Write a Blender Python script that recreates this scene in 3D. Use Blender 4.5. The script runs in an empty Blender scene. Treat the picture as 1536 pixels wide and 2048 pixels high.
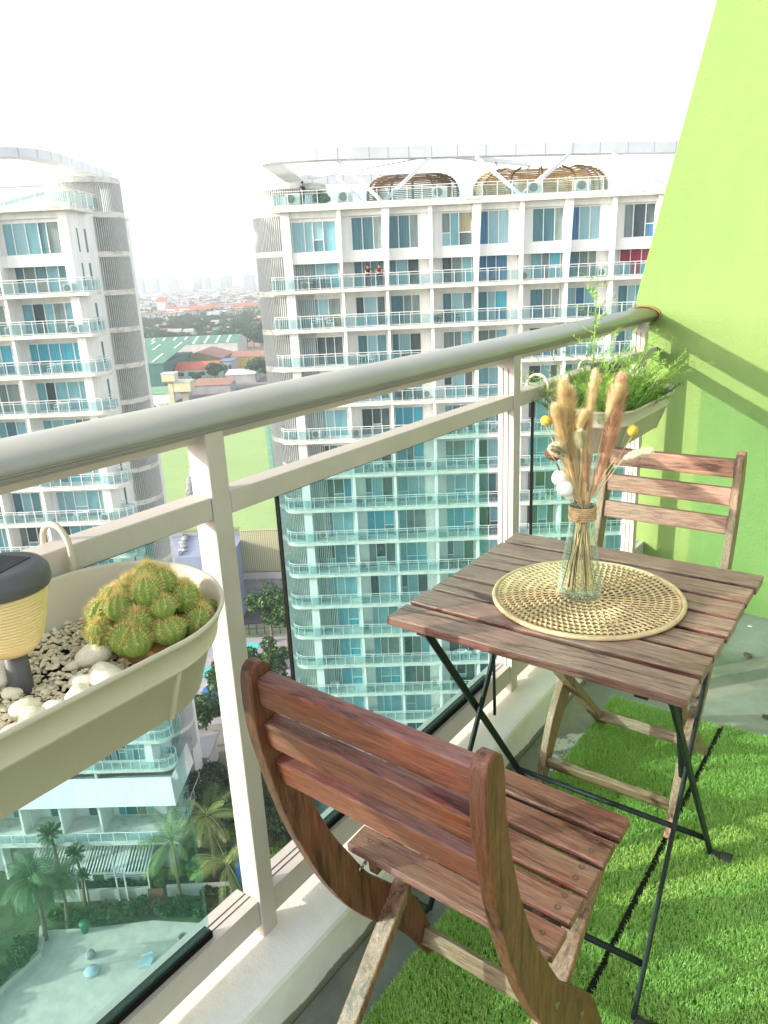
import bpy, math, random
import numpy as np
from math import sin, cos, pi, radians, atan2, hypot, sqrt
from mathutils import Vector, Matrix
rnd = random.Random(7)
S = bpy.context.scene
COL = S.collection
# ------------------------------------------------------------------ camera
H = 1.34
ZG = -53.5
cam_d = bpy.data.cameras.new('camera'); cam = bpy.data.objects.new('camera', cam_d); COL.objects.link(cam); S.camera = cam
F = Vector((-0.56907, 0.76344, -0.30553)); R = Vector((0.80905, 0.58617, -0.04400)); U = R.cross(F).normalized()
F = F.normalized(); R = F.cross(U).normalized()
cam.matrix_world = Matrix(((R.x, U.x, -F.x, 0), (R.y, U.y, -F.y, 0), (R.z, U.z, -F.z, H), (0, 0, 0, 1)))
cam_d.sensor_fit = 'VERTICAL'; cam_d.sensor_height = 24; cam_d.lens = 24 * 1510 / 2048
cam_d.clip_start = 0.05; cam_d.clip_end = 12000
# ------------------------------------------------------------------ light
LD = Vector((0.84, 1.0, -0.43)).normalized()
w = bpy.data.worlds.new("World"); S.world = w; w.use_nodes = True
nt = w.node_tree; bg = nt.nodes['Background']; sky = nt.nodes.new('ShaderNodeTexSky'); sky.sky_type = 'NISHITA'
sky.sun_disc = False; sky.sun_elevation = math.asin(-LD.z); sky.sun_rotation = atan2(-LD.x, -LD.y)
sky.dust_density = 2.1; sky.air_density = 1.4; sky.ozone_density = 1.0
hs = nt.nodes.new('ShaderNodeHueSaturation'); hs.inputs['Saturation'].default_value = 0.38; hs.inputs['Value'].default_value = 1.0
nt.links.new(sky.outputs[0], hs.inputs['Color']); nt.links.new(hs.outputs[0], bg.inputs['Color'])
bg.inputs['Strength'].default_value = 0.15
sd = bpy.data.lights.new('sun', 'SUN'); sun = bpy.data.objects.new('sun', sd); COL.objects.link(sun)
sd.energy = 2.0; sd.angle = radians(0.8); sd.color = (1.0, 0.92, 0.80)
sun.rotation_euler = LD.to_track_quat('-Z', 'Y').to_euler(); sun.location = (-20, -20, 30)
S.view_settings.view_transform = 'Standard'; S.view_settings.look = 'None'; S.view_settings.exposure = 1.68
S.view_settings.gamma = 1.0; S.view_settings.use_curve_mapping = False
S.cycles.use_denoising = True
S.cycles.max_bounces = 8; S.cycles.transparent_max_bounces = 16; S.cycles.volume_bounces = 0
S.cycles.caustics_reflective = False; S.cycles.caustics_refractive = False

# ------------------------------------------------------------------ materials
M = {}
def newmat(name):
    m = bpy.data.materials.new(name); m.use_nodes = True; M[name] = m
    n = m.node_tree.nodes; l = m.node_tree.links
    return m, n, l, n['Principled BSDF']
def coords(n, l, scale=(1, 1, 1), kind='Object'):
    tc = n.new('ShaderNodeTexCoord'); mp = n.new('ShaderNodeMapping'); mp.inputs['Scale'].default_value = scale
    l.new(tc.outputs[kind], mp.inputs['Vector']); return mp.outputs[0]
def noise(n, l, vec, scale, detail=6, rough=0.6, dist=0.0):
    t = n.new('ShaderNodeTexNoise'); t.inputs['Scale'].default_value = scale; t.inputs['Detail'].default_value = detail
    t.inputs['Roughness'].default_value = rough; t.inputs['Distortion'].default_value = dist
    l.new(vec, t.inputs['Vector']); return t.outputs['Fac']
def ramp(n, l, fac, stops):
    r = n.new('ShaderNodeValToRGB'); e = r.color_ramp.elements
    while len(e) < len(stops): e.new(0.5)
    for i, (p, c) in enumerate(stops):
        e[i].position = p; e[i].color = (c[0], c[1], c[2], 1) if not isinstance(c, (int, float)) else (c, c, c, 1)
    l.new(fac, r.inputs[0]); return r.outputs[0]
def mixc(n, l, fac, a, b, blend='MIX'):
    m = n.new('ShaderNodeMix'); m.data_type = 'RGBA'; m.blend_type = blend
    for k, v in ((0, fac), (6, a), (7, b)):
        if hasattr(v, 'links') or hasattr(v, 'node'): l.new(v, m.inputs[k])
        elif k == 0: m.inputs[0].default_value = v
        else: m.inputs[k].default_value = (v[0], v[1], v[2], 1)
    return m.outputs[2]
def bump(n, l, b, fac, dist=0.001, strength=0.6):
    bp = n.new('ShaderNodeBump'); bp.inputs['Distance'].default_value = dist; bp.inputs['Strength'].default_value = strength
    l.new(fac, bp.inputs['Height']); l.new(bp.outputs[0], b.inputs['Normal'])
def simple(name, col, rough=0.6, scale=8.0, amt=0.18, metal=0.0, bmp=0.0, spec=0.5, kind='Object', aniso=(1, 1, 1)):
    m, n, l, b = newmat(name)
    v = coords(n, l, aniso, kind); f = noise(n, l, v, scale)
    lo = tuple(c * (1 - amt) for c in col); hi = tuple(min(1, c * (1 + amt * 0.7)) for c in col)
    l.new(ramp(n, l, f, [(0.3, lo), (0.7, hi)]), b.inputs['Base Color'])
    b.inputs['Roughness'].default_value = rough; b.inputs['Metallic'].default_value = metal; b.inputs['Specular IOR Level'].default_value = spec
    if bmp: bump(n, l, b, f, bmp)
    return m
def wood(name, cols, axis='x', grey=(0.30, 0.27, 0.22), greyamt=0.5, sc=1.0):
    m, n, l, b = newmat(name)
    a = {'x': (2.2, 38, 38), 'z': (38, 38, 2.2), 'y': (38, 2.2, 38)}[axis]
    v = coords(n, l, tuple(k * sc for k in a))
    g = noise(n, l, v, 3.0, 8, 0.65, 0.4)
    c = ramp(n, l, g, [(0.25, cols[0]), (0.5, cols[1]), (0.75, cols[2])])
    v2 = coords(n, l, {'x': (3, 9, 9), 'z': (9, 9, 3), 'y': (9, 3, 9)}[axis])
    p = noise(n, l, v2, 1.6, 5, 0.7, 0.6)
    pf = ramp(n, l, p, [(0.5 - greyamt * 0.35, 0.0), (0.72 - greyamt * 0.25, 0.85)])
    c2 = mixc(n, l, pf, c, grey)
    fine = noise(n, l, coords(n, l, tuple(k * 3 for k in a)), 3.0, 4, 0.7)
    c3 = mixc(n, l, 0.72, c2, ramp(n, l, fine, [(0.32, 0.18), (0.6, 1.12)]), 'MULTIPLY')
    st = noise(n, l, coords(n, l, {'x': (2.5, 22, 22), 'z': (22, 22, 2.5), 'y': (22, 2.5, 22)}[axis]), 1.3, 6, 0.75, 0.8)
    c4 = mixc(n, l, ramp(n, l, st, [(0.53, 0.0), (0.62, 0.82)]), c3, tuple(k * 0.35 for k in cols[0]))
    l.new(c4, b.inputs['Base Color']); l.new(ramp(n, l, p, [(0.35, 0.34), (0.65, 0.62)]), b.inputs['Roughness']); b.inputs['Specular IOR Level'].default_value = 0.5
    bump(n, l, b, g, 0.0012, 0.7); return m
def glassmat(name, tint, fr=0.12, dirt=0.06, dcol=(0.5, 0.62, 0.6), gl=(0.9, 1, 1)):
    m = bpy.data.materials.new(name); m.use_nodes = True; M[name] = m; n = m.node_tree.nodes; l = m.node_tree.links
    n.clear(); out = n.new('ShaderNodeOutputMaterial'); tr = n.new('ShaderNodeBsdfTransparent'); tr.inputs[0].default_value = (*tint, 1)
    g = n.new('ShaderNodeBsdfGlossy'); g.inputs['Roughness'].default_value = 0.02; g.inputs[0].default_value = (*gl, 1)
    lw = n.new('ShaderNodeFresnel'); lw.inputs['IOR'].default_value = 1.45
    mu = n.new('ShaderNodeMath'); mu.operation = 'MULTIPLY'; ge = n.new('ShaderNodeNewGeometry'); iv = n.new('ShaderNodeMath'); iv.operation = 'SUBTRACT'; iv.inputs[0].default_value = 1.0; l.new(ge.outputs['Backfacing'], iv.inputs[1]); l.new(lw.outputs[0], mu.inputs[0]); l.new(iv.outputs[0], mu.inputs[1])
    d = n.new('ShaderNodeBsdfDiffuse'); d.inputs[0].default_value = (*dcol, 1)
    mx = n.new('ShaderNodeMixShader'); l.new(mu.outputs[0], mx.inputs[0]); l.new(tr.outputs[0], mx.inputs[1]); l.new(g.outputs[0], mx.inputs[2])
    v = coords(n, l); f = noise(n, l, v, 3.0, 8, 0.7); f2 = ramp(n, l, f, [(0.3, dirt * 0.5), (0.75, dirt * 1.4)])
    m2 = n.new('ShaderNodeMixShader'); l.new(f2, m2.inputs[0]); l.new(mx.outputs[0], m2.inputs[1]); l.new(d.outputs[0], m2.inputs[2])
    l.new(m2.outputs[0], out.inputs[0]); return m
def paint(name, col, rough, speck=0.735, spec=0.5, dirt=0.86):
    m, n, l, b = newmat(name); v = coords(n, l); f1 = noise(n, l, v, 2.5, 8, 0.7); f2 = noise(n, l, coords(n, l), 38, 6, 0.75); f3 = noise(n, l, coords(n, l, (1, 1, 0.25)), 14, 8, 0.75)
    c = ramp(n, l, f1, [(0.35, tuple(k * dirt for k in col)), (0.6, col)]); c = mixc(n, l, ramp(n, l, f3, [(0.58, 0.0), (0.75, 0.30)]), c, tuple(k * 0.62 for k in col))
    c = mixc(n, l, ramp(n, l, f2, [(speck, 0.0), (speck + 0.02, 0.6)]), c, (0.09, 0.075, 0.055)); l.new(c, b.inputs['Base Color'])
    l.new(ramp(n, l, f1, [(0.3, rough - 0.08), (0.7, rough + 0.1)]), b.inputs['Roughness']); b.inputs['Specular IOR Level'].default_value = spec; bump(n, l, b, f3, 0.0004, 0.5); return m
paint('rail_paint', (0.54, 0.485, 0.435), 0.42)
paint('handrail_paint', (0.33, 0.325, 0.285), 0.36, 0.76, 0.6)
simple('seam', (0.05, 0.05, 0.045), 0.8)
simple('rubber_shade', (0.010, 0.010, 0.009), 0.9, spec=0.1)  # tyre rubber; the near-black also paints the shadow strip below the glass
simple('black_metal', (0.012, 0.018, 0.017), 0.5, 60, 0.4, spec=0.25)
simple('dark_cap', (0.03, 0.033, 0.03), 0.6)
paint('planter_plastic', (0.60, 0.53, 0.42), 0.45, 0.745, 0.45, 0.92)
simple('soil', (0.035, 0.024, 0.016), 0.95, 60, 0.6, bmp=0.004)
simple('white_stone', (0.88, 0.81, 0.64), 0.55, 14, 0.25, bmp=0.001)
simple('gravel', (0.78, 0.70, 0.50), 0.7, 30, 0.35)
simple('lamp_grey', (0.085, 0.085, 0.09), 0.5, 10, 0.1)
simple('solar_cell', (0.03, 0.03, 0.045), 0.25, 40, 0.3)
simple('twine', (0.48, 0.33, 0.17), 0.85, 90, 0.3)
simple('rattan', (0.70, 0.53, 0.29), 0.62, 45, 0.30)
simple('straw', (0.62, 0.46, 0.24), 0.8, 30, 0.3)
simple('stem_dark', (0.12, 0.075, 0.04), 0.8, 30, 0.3)
simple('cotton', (0.85, 0.84, 0.80), 0.95, 40, 0.05)
simple('billy', (0.62, 0.42, 0.06), 0.9, 120, 0.35, bmp=0.002)
simple('proteapod', (0.20, 0.10, 0.05), 0.8, 40, 0.5)
simple('cactus_green', (0.20, 0.30, 0.05), 0.6, 20, 0.35)
simple('spine', (0.88, 0.68, 0.26), 0.6, 20, 0.3)
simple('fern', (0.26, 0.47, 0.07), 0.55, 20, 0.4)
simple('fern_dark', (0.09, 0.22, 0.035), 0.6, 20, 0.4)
simple('dead_leaf', (0.30, 0.17, 0.06), 0.8, 20, 0.4)
simple('brass', (0.5, 0.42, 0.3), 0.35, metal=1.0)
wood('wood_table', [(0.11, 0.035, 0.028), (0.22, 0.10, 0.075), (0.34, 0.19, 0.13)], 'x', (0.40, 0.27, 0.205), 0.75)
wood('wood_seat', [(0.10, 0.025, 0.016), (0.27, 0.09, 0.05), (0.40, 0.17, 0.095)], 'x', (0.30, 0.155, 0.10), 0.45)
wood('wood_back', [(0.13, 0.025, 0.014), (0.30, 0.075, 0.034), (0.42, 0.135, 0.06)], 'x', (0.27, 0.105, 0.07), 0.35)
wood('wood_post', [(0.08, 0.022, 0.014), (0.20, 0.06, 0.03), (0.28, 0.11, 0.055)], 'z', (0.17, 0.075, 0.04), 0.4)
wood('wood_leg_red', [(0.13, 0.045, 0.025), (0.29, 0.125, 0.065), (0.42, 0.22, 0.12)], 'z', (0.32, 0.19, 0.11), 0.4)
wood('wood_red', [(0.09, 0.014, 0.012), (0.24, 0.045, 0.03), (0.38, 0.15, 0.10)], 'x', (0.30, 0.15, 0.13), 0.5)
wood('wood_edge', [(0.07, 0.022, 0.016), (0.17, 0.055, 0.04), (0.27, 0.12, 0.08)], 'x', (0.20, 0.12, 0.09), 0.5)
wood('wood_leg', [(0.15, 0.065, 0.035), (0.32, 0.17, 0.09), (0.44, 0.27, 0.15)], 'z', (0.34, 0.25, 0.16), 0.45)
wood('wood_bar2', [(0.20, 0.075, 0.045), (0.38, 0.145, 0.085), (0.50, 0.24, 0.15)], 'x', (0.42, 0.24, 0.17), 0.5)
wood('wood_bar', [(0.17, 0.07, 0.04), (0.32, 0.17, 0.09), (0.42, 0.26, 0.15)], 'x', (0.34, 0.25, 0.16), 0.5)
glassmat('rail_glass', (0.73, 0.90, 0.895), dirt=0.055, dcol=(0.42, 0.66, 0.60))
glassmat('tower_glass', (0.66, 0.82, 0.84), dirt=0.14, dcol=(0.45, 0.62, 0.65))
glassmat('vase_glass', (0.95, 0.975, 0.94), dirt=0.02)
_v = M['vase_glass'].node_tree; _lw = _v.nodes.new('ShaderNodeLayerWeight'); _lw.inputs['Blend'].default_value = 0.35
_mx = [q for q in _v.nodes if q.type == 'MIX_SHADER'][1]; _f2 = _mx.inputs[0].links[0].from_socket; _pw = _v.nodes.new('ShaderNodeMath'); _pw.operation = 'POWER'; _pw.inputs[1].default_value = 3.0
_v.links.new(_lw.outputs['Facing'], _pw.inputs[0]); _m3 = _v.nodes.new('ShaderNodeMath'); _m3.operation = 'MULTIPLY_ADD'; _m3.inputs[1].default_value = 0.75; _v.links.new(_pw.outputs[0], _m3.inputs[0]); _v.links.new(_f2, _m3.inputs[2]); _v.links.new(_m3.outputs[0], _mx.inputs[0])
# dried fluffy heads
for nm, c in (('fluff_gold', (0.98, 0.73, 0.43)), ('fluff_pink', (0.94, 0.57, 0.38)), ('fluff_pale', (0.93, 0.87, 0.64))):
    simple(nm, c, 0.9, 60, 0.25)
# balcony concrete floor (wet patches, stains)
m, n, l, b = newmat('floor_concrete'); v = coords(n, l)
f1 = noise(n, l, v, 1.8, 8, 0.65, 0.3); f2 = noise(n, l, v, 26, 6, 0.7)
c = ramp(n, l, f1, [(0.36, (0.15, 0.17, 0.135)), (0.5, (0.27, 0.29, 0.235)), (0.66, (0.38, 0.38, 0.30))])
c = mixc(n, l, 0.4, c, ramp(n, l, f2, [(0.3, 0.55), (0.7, 1.0)]), 'MULTIPLY'); l.new(c, b.inputs['Base Color'])
l.new(ramp(n, l, f1, [(0.4, 0.35), (0.6, 0.8)]), b.inputs['Roughness']); bump(n, l, b, f2, 0.002)
# kerb paint, bare concrete where the paint stops near the floor
m, n, l, b = newmat('kerb_paint'); v = coords(n, l); sx = n.new('ShaderNodeSeparateXYZ'); l.new(v, sx.inputs[0])
e = noise(n, l, v, 9, 8, 0.7); ad = n.new('ShaderNodeMath'); ad.operation = 'MULTIPLY_ADD'; ad.inputs[1].default_value = -0.04; l.new(e, ad.inputs[0]); l.new(sx.outputs[2], ad.inputs[2])
fk = ramp(n, l, ad.outputs[0], [(0.0, 0.0), (0.003, 1.0)])
f1 = noise(n, l, v, 5, 8, 0.7); f3 = noise(n, l, coords(n, l), 40, 6, 0.8)
wp = ramp(n, l, f1, [(0.3, (0.80, 0.77, 0.68)), (0.6, (0.92, 0.90, 0.84))])
c = mixc(n, l, fk, (0.24, 0.24, 0.18), wp)
c = mixc(n, l, ramp(n, l, f3, [(0.70, 0.0), (0.76, 0.6)]), c, (0.40, 0.36, 0.28)); l.new(c, b.inputs['Base Color'])
b.inputs['Roughness'].default_value = 0.55; f4 = noise(n, l, coords(n, l), 12, 10, 0.7); bump(n, l, b, f4, 0.008, 0.7)
# lime wall
m, n, l, b = newmat('lime_paint'); v = coords(n, l, (1, 1, 0.45)); f1 = noise(n, l, v, 2.2, 7, 0.6); f2 = noise(n, l, coords(n, l), 34, 10, 0.8)
c = ramp(n, l, f1, [(0.3, (0.158, 0.252, 0.064)), (0.7, (0.190, 0.286, 0.080))])
c = mixc(n, l, ramp(n, l, noise(n, l, coords(n, l, (3, 3, 1.2)), 3.5, 8, 0.8), [(0.66, 0.0), (0.75, 0.35)]), c, (0.13, 0.235, 0.07))
c = mixc(n, l, ramp(n, l, noise(n, l, coords(n, l, (9, 9, 0.7)), 2.0, 7, 0.8), [(0.60, 0.0), (0.72, 0.30)]), c, (0.25, 0.41, 0.16))
l.new(c, b.inputs['Base Color']); b.inputs['Roughness'].default_value = 0.75; bump(n, l, b, f2, 0.004, 0.7)
# turf
simple('seam_black', (0.008, 0.010, 0.006), 0.9)
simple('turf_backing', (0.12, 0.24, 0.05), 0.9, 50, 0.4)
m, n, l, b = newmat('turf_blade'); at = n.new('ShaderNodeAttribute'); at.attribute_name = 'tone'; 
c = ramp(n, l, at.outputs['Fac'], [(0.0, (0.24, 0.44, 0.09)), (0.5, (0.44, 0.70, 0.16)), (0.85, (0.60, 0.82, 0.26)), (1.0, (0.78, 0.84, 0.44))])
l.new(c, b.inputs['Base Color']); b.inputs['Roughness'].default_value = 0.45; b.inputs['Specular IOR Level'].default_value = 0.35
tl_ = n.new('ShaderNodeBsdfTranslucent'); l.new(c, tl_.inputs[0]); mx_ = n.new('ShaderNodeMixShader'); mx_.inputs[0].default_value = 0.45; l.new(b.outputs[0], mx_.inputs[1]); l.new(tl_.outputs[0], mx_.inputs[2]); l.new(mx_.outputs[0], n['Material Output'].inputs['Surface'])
# lamp shade
m, n, l, b = newmat('lamp_shade_plastic'); b.inputs['Base Color'].default_value = (0.90, 0.70, 0.34, 1); b.inputs['Roughness'].default_value = 0.35
b.inputs['Transmission Weight'].default_value = 0.15; b.inputs['Subsurface Weight'].default_value = 0.2; b.inputs['Subsurface Radius'].default_value = (0.02, 0.012, 0.004)

# ------------------------------------------------------------------ mesh helpers
class MB:
    def __init__(s): s.v = []; s.f = []; s.m = []; s.cur = 0
    def add(s, vs, fs, mi=None):
        o = len(s.v); s.v += [tuple(p) for p in vs]; s.f += [tuple(i + o for i in f) for f in fs]; s.m += [s.cur if mi is None else mi] * len(fs); return s
    def box(s, x0, x1, y0, y1, z0, z1, mi=None):
        return s.add([(x0, y0, z0), (x1, y0, z0), (x1, y1, z0), (x0, y1, z0), (x0, y0, z1), (x1, y0, z1), (x1, y1, z1), (x0, y1, z1)],
                     [(0, 3, 2, 1), (4, 5, 6, 7), (0, 1, 5, 4), (1, 2, 6, 5), (2, 3, 7, 6), (3, 0, 4, 7)], mi)
    def bar(s, p, q, wx, wy, up=(0, 0, 1), mi=None):
        p = Vector(p); q = Vector(q); d = (q - p).normalized(); a = d.cross(Vector(up))
        if a.length < 1e-4: a = d.cross(Vector((1, 0, 0)))
        a.normalize(); b = a.cross(d).normalized(); vs = []
        for c in (p, q):
            for i, j in ((-1, -1), (1, -1), (1, 1), (-1, 1)): vs.append(c + a * (wx / 2 * i) + b * (wy / 2 * j))
        return s.add(vs, [(0, 3, 2, 1), (4, 5, 6, 7), (0, 1, 5, 4), (1, 2, 6, 5), (2, 3, 7, 6), (3, 0, 4, 7)], mi)
    def tube(s, pts, r, n=8, mi=None, cap=True):
        pts = [Vector(p) for p in pts]; rs = r if isinstance(r, (list, tuple)) else [r] * len(pts); rings = []
        a = None
        for i, p in enumerate(pts):
            d = (pts[min(i + 1, len(pts) - 1)] - pts[max(i - 1, 0)]).normalized()
            if a is None:
                a = d.cross(Vector((0, 0, 1)));
                if a.length < 1e-3: a = d.cross(Vector((1, 0, 0)))
            a = (a - d * a.dot(d)).normalized(); b = d.cross(a)
            rings.append([p + (a * cos(2 * pi * k / n) + b * sin(2 * pi * k / n)) * rs[i] for k in range(n)])
        vs = [q for rg in rings for q in rg]; fs = []
        for i in range(len(pts) - 1):
            for k in range(n): fs.append((i * n + k, i * n + (k + 1) % n, (i + 1) * n + (k + 1) % n, (i + 1) * n + k))
        if cap: fs.append(tuple(range(n))[::-1]); fs.append(tuple((len(pts) - 1) * n + k for k in range(n)))
        return s.add(vs, fs, mi)
    def lathe(s, prof, n=24, c=(0, 0), mi=None, cap=True):
        vs = []; fs = []
        for r, z in prof:
            for k in range(n): vs.append((c[0] + r * cos(2 * pi * k / n), c[1] + r * sin(2 * pi * k / n), z))
        for i in range(len(prof) - 1):
            for k in range(n): fs.append((i * n + k, i * n + (k + 1) % n, (i + 1) * n + (k + 1) % n, (i + 1) * n + k))
        if cap: fs.append(tuple(range(n))[::-1]); fs.append(tuple((len(prof) - 1) * n + k for k in range(n)))
        return s.add(vs, fs, mi)
    def prism(s, poly, z0, z1, mi=None):
        n = len(poly); vs = [(x, y, z0) for x, y in poly] + [(x, y, z1) for x, y in poly]
        ar = sum(poly[i][0] * poly[(i + 1) % n][1] - poly[(i + 1) % n][0] * poly[i][1] for i in range(n))
        fs = [tuple(range(n))[::-1], tuple(range(n, 2 * n))] + [(i, (i + 1) % n, (i + 1) % n + n, i + n) for i in range(n)]
        if ar < 0: fs = [f[::-1] for f in fs]
        return s.add(vs, fs, mi)
    def prismx(s, poly, x0, x1, mi=None):   # poly in (y,z), extruded along x
        n = len(poly); vs = [(x0, y, z) for y, z in poly] + [(x1, y, z) for y, z in poly]
        fs = [tuple(range(n))[::-1], tuple(range(n, 2 * n))] + [(i, (i + 1) % n, (i + 1) % n + n, i + n) for i in range(n)]
        ar = sum(poly[i][0] * poly[(i + 1) % n][1] - poly[(i + 1) % n][0] * poly[i][1] for i in range(n))
        if ar < 0: fs = [f[::-1] for f in fs]
        return s.add(vs, fs, mi)
    def sphere(s, c, r, n=12, m2=8, mi=None, jit=0.0):
        rr = r if isinstance(r, (list, tuple)) else (r, r, r); prof = []
        vs = []; fs = []
        for i in range(m2 + 1):
            th = pi * i / m2
            for k in range(n):
                ph = 2 * pi * k / n; j = 1 + rnd.uniform(-jit, jit)
                vs.append((c[0] + rr[0] * sin(th) * cos(ph) * j, c[1] + rr[1] * sin(th) * sin(ph) * j, c[2] + rr[2] * cos(th) * j))
        for i in range(m2):
            for k in range(n): fs.append((i * n + k, (i + 1) * n + k, (i + 1) * n + (k + 1) % n, i * n + (k + 1) % n))
        return s.add(vs, fs, mi)
    def mesh(s, name):
        me = bpy.data.meshes.new(name); me.from_pydata(s.v, [], s.f); me.polygons.foreach_set('material_index', s.m); me.update(); return me
def link(name, me, mats, parent=None, loc=(0, 0, 0), rot=(0, 0, 0), smooth=False, bevel=0.0, scale=None):
    if isinstance(me, MB): me = me.mesh(name)
    for mm in mats: me.materials.append(M[mm])
    o = bpy.data.objects.new(name, me); COL.objects.link(o); o.location = loc; o.rotation_euler = rot
    if scale: o.scale = scale
    if parent: o.parent = parent
    if smooth: me.polygons.foreach_set('use_smooth', [True] * len(me.polygons))
    if bevel:
        bv = o.modifiers.new('bevel', 'BEVEL'); bv.width = bevel; bv.segments = 2; bv.limit_method = 'ANGLE'; bv.angle_limit = radians(40)
    return o
def clone(src, parent=None, loc=None, rot=None, scale=None):
    o = src.copy(); COL.objects.link(o); o.parent = parent
    if loc is not None: o.location = loc
    if rot is not None: o.rotation_euler = rot
    if scale is not None: o.scale = scale
    return o
def tag(o, label=None, cat=None, group=None, kind=None):
    for k, v in (('label', label), ('category', cat), ('group', group), ('kind', kind)):
        if v: o[k] = v
        elif k in o.keys() and k in ('group', 'kind'): del o[k]
    return o
def thing(name, label, cat, loc=(0, 0, 0), rz=0.0, group=None):
    o = bpy.data.objects.new(name, None); COL.objects.link(o); o.location = loc; o.rotation_euler = (0, 0, rz); o.empty_display_size = 0.1
    return tag(o, label, cat, group)
# city frame: t to the right, d away, both in metres, turned 35 degrees
A35 = radians(35); ST = (cos(A35), sin(A35)); NT = (-sin(A35), cos(A35))
def W(t, d, z=0.0): return (ST[0] * t + NT[0] * d, ST[1] * t + NT[1] * d, z)
ORD = ['zeroth', 'first', 'second', 'third', 'fourth', 'fifth', 'sixth', 'seventh', 'eighth', 'ninth', 'tenth', 'eleventh', 'twelfth', 'thirteenth', 'fourteenth', 'fifteenth', 'sixteenth', 'seventeenth', 'eighteenth']
#@@SECTION balcony
# ================================================================== BALCONY
b_ = MB(); b_.box(-0.806, 3.0, -2.2, 3.4, -0.25, 0.0)
link('balcony_floor', b_, ['floor_concrete'])['kind'] = 'structure'
k = MB(); k.box(-0.966, -0.808, -2.2, 3.4, -0.30, 0.12)
o = link('kerb', k, ['kerb_paint'], bevel=0.012); tag(o, 'low white painted concrete kerb running along the foot of the railing', 'kerb')
# green wall
def wy(x): return 3.03 - 0.12 * (x + 0.95)
wl = MB(); ex = [(-0.995, -0.4), (-0.995, 1.197), (-0.995 + 0.2316 * 3.2, 4.4), (3.2, 4.4), (3.2, -0.4)]
vs = [(x, wy(x), z) for x, z in ex] + [(x, wy(x) + 0.22, z) for x, z in ex]; nn = len(ex)
wl.add(vs, [tuple(range(nn))[::-1], tuple(range(nn, 2 * nn))] + [(i, (i + 1) % nn, (i + 1) % nn + nn, i + nn) for i in range(nn)])
tag(link('party_wall', wl, ['lime_paint'], bevel=0.004), 'tall lime green wall with a slanting outer edge at the end of the balcony', 'wall')
# railing
RL = thing('balcony_railing', 'cream metal balcony railing with thick oval handrail and tinted glass panels', 'railing', (-0.92, 0.77, 0.12))
RO = Vector((-0.92, 0.77, 0.12))
def loc_off(mb):
    mb.v = [(x - RO.x, y - RO.y, z - RO.z) for x, y, z in mb.v]; return mb
ys = [-2.2, 1.82, wy(-0.95) - 0.003]; xs = [-0.948, -0.948, -0.962]
hp = []
for i in range(40):
    a = 2 * pi * i / 40; x = 0.060 * cos(a); z = 0.0275 * sin(a)
    hp.append((x, 1.1285 + z))
prof = [(x, z) for x, z in hp]
# grooved lower inner side
out = []
for i, (x, z) in enumerate(prof):
    a = 2 * pi * i / 40
    if 1.66 * pi < a < 1.97 * pi and i % 2 == 0: out.append((x * 0.965, 1.1285 + (z - 1.1285) * 0.95))
    else: out.append((x, z))
h = MB(); n_ = len(out); vs = []
for yy, xx in zip(ys, xs): vs += [(xx + x, yy, z) for x, z in out]
fs = [tuple(range(n_))] + [tuple(2 * n_ + i for i in range(n_))[::-1]]
for j in range(2):
    for i in range(n_): fs.append((j * n_ + i, (j + 1) * n_ + i, (j + 1) * n_ + (i + 1) % n_, j * n_ + (i + 1) % n_))
h.add(vs, fs)
o = link('handrail', loc_off(h), ['handrail_paint'], RL, smooth=True)
rdg = MB()
for aa, rr_ in ((-14, .0007), (-22, .0008), (-30, .0010), (-40, .0018), (-56, .0010)):
    aa = radians(aa); rdg.tube([(xx + 0.0600 * cos(aa), yy, 1.1285 + 0.0275 * sin(aa)) for xx, yy in zip(xs, ys)], rr_, 6)
link('ridge', loc_off(rdg), ['handrail_paint'], RL, smooth=True)
o.data.polygons.foreach_set('use_smooth', [len(p.vertices) == 4 for p in o.data.polygons])
hc = MB()
for j in range(2): hc.add([(xs[j] - 0.022, ys[j], 1.0955), (xs[j] + 0.030, ys[j], 1.0955), (xs[j] + 0.040, ys[j], 1.108), (xs[j] - 0.032, ys[j], 1.108), (xs[j + 1] - 0.022, ys[j + 1], 1.0955), (xs[j + 1] + 0.030, ys[j + 1], 1.0955), (xs[j + 1] + 0.040, ys[j + 1], 1.108), (xs[j + 1] - 0.032, ys[j + 1], 1.108)], [(0, 1, 5, 4), (1, 2, 6, 5), (2, 3, 7, 6), (3, 0, 4, 7)])
link('handrail_channel', loc_off(hc), ['rail_paint'], RL)
rim = MB(); ring = [(xs[2] + 0.066 * cos(2 * pi * i / 32), ys[2] - 0.006, 1.1285 + 0.034 * sin(2 * pi * i / 32)) for i in range(33)]
rim.tube(ring, 0.004, 6, cap=False); link('rim_seal', loc_off(rim), ['dead_leaf'], RL, smooth=True)
pY = [(-1.34, -1.302), (-0.288, -0.25), (0.755, 0.793), (1.800, 1.838), (2.862, 2.900)]
for a, c in pY:
    p = MB(); far_ = a > 1.5; p.box(-0.945, -0.898, a, c, 0.121, 1.112)
    for q in ((0.33, 0.66) if far_ else ()):   # grooves on the side faces
        p.box(-0.945 + 0.047 * q - 0.0012, -0.945 + 0.047 * q + 0.0012, a - 0.0006, a, 0.16, 1.08, 1)
    link('post', loc_off(p), ['rail_paint', 'seam'], RL, bevel=0.0025)
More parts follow.
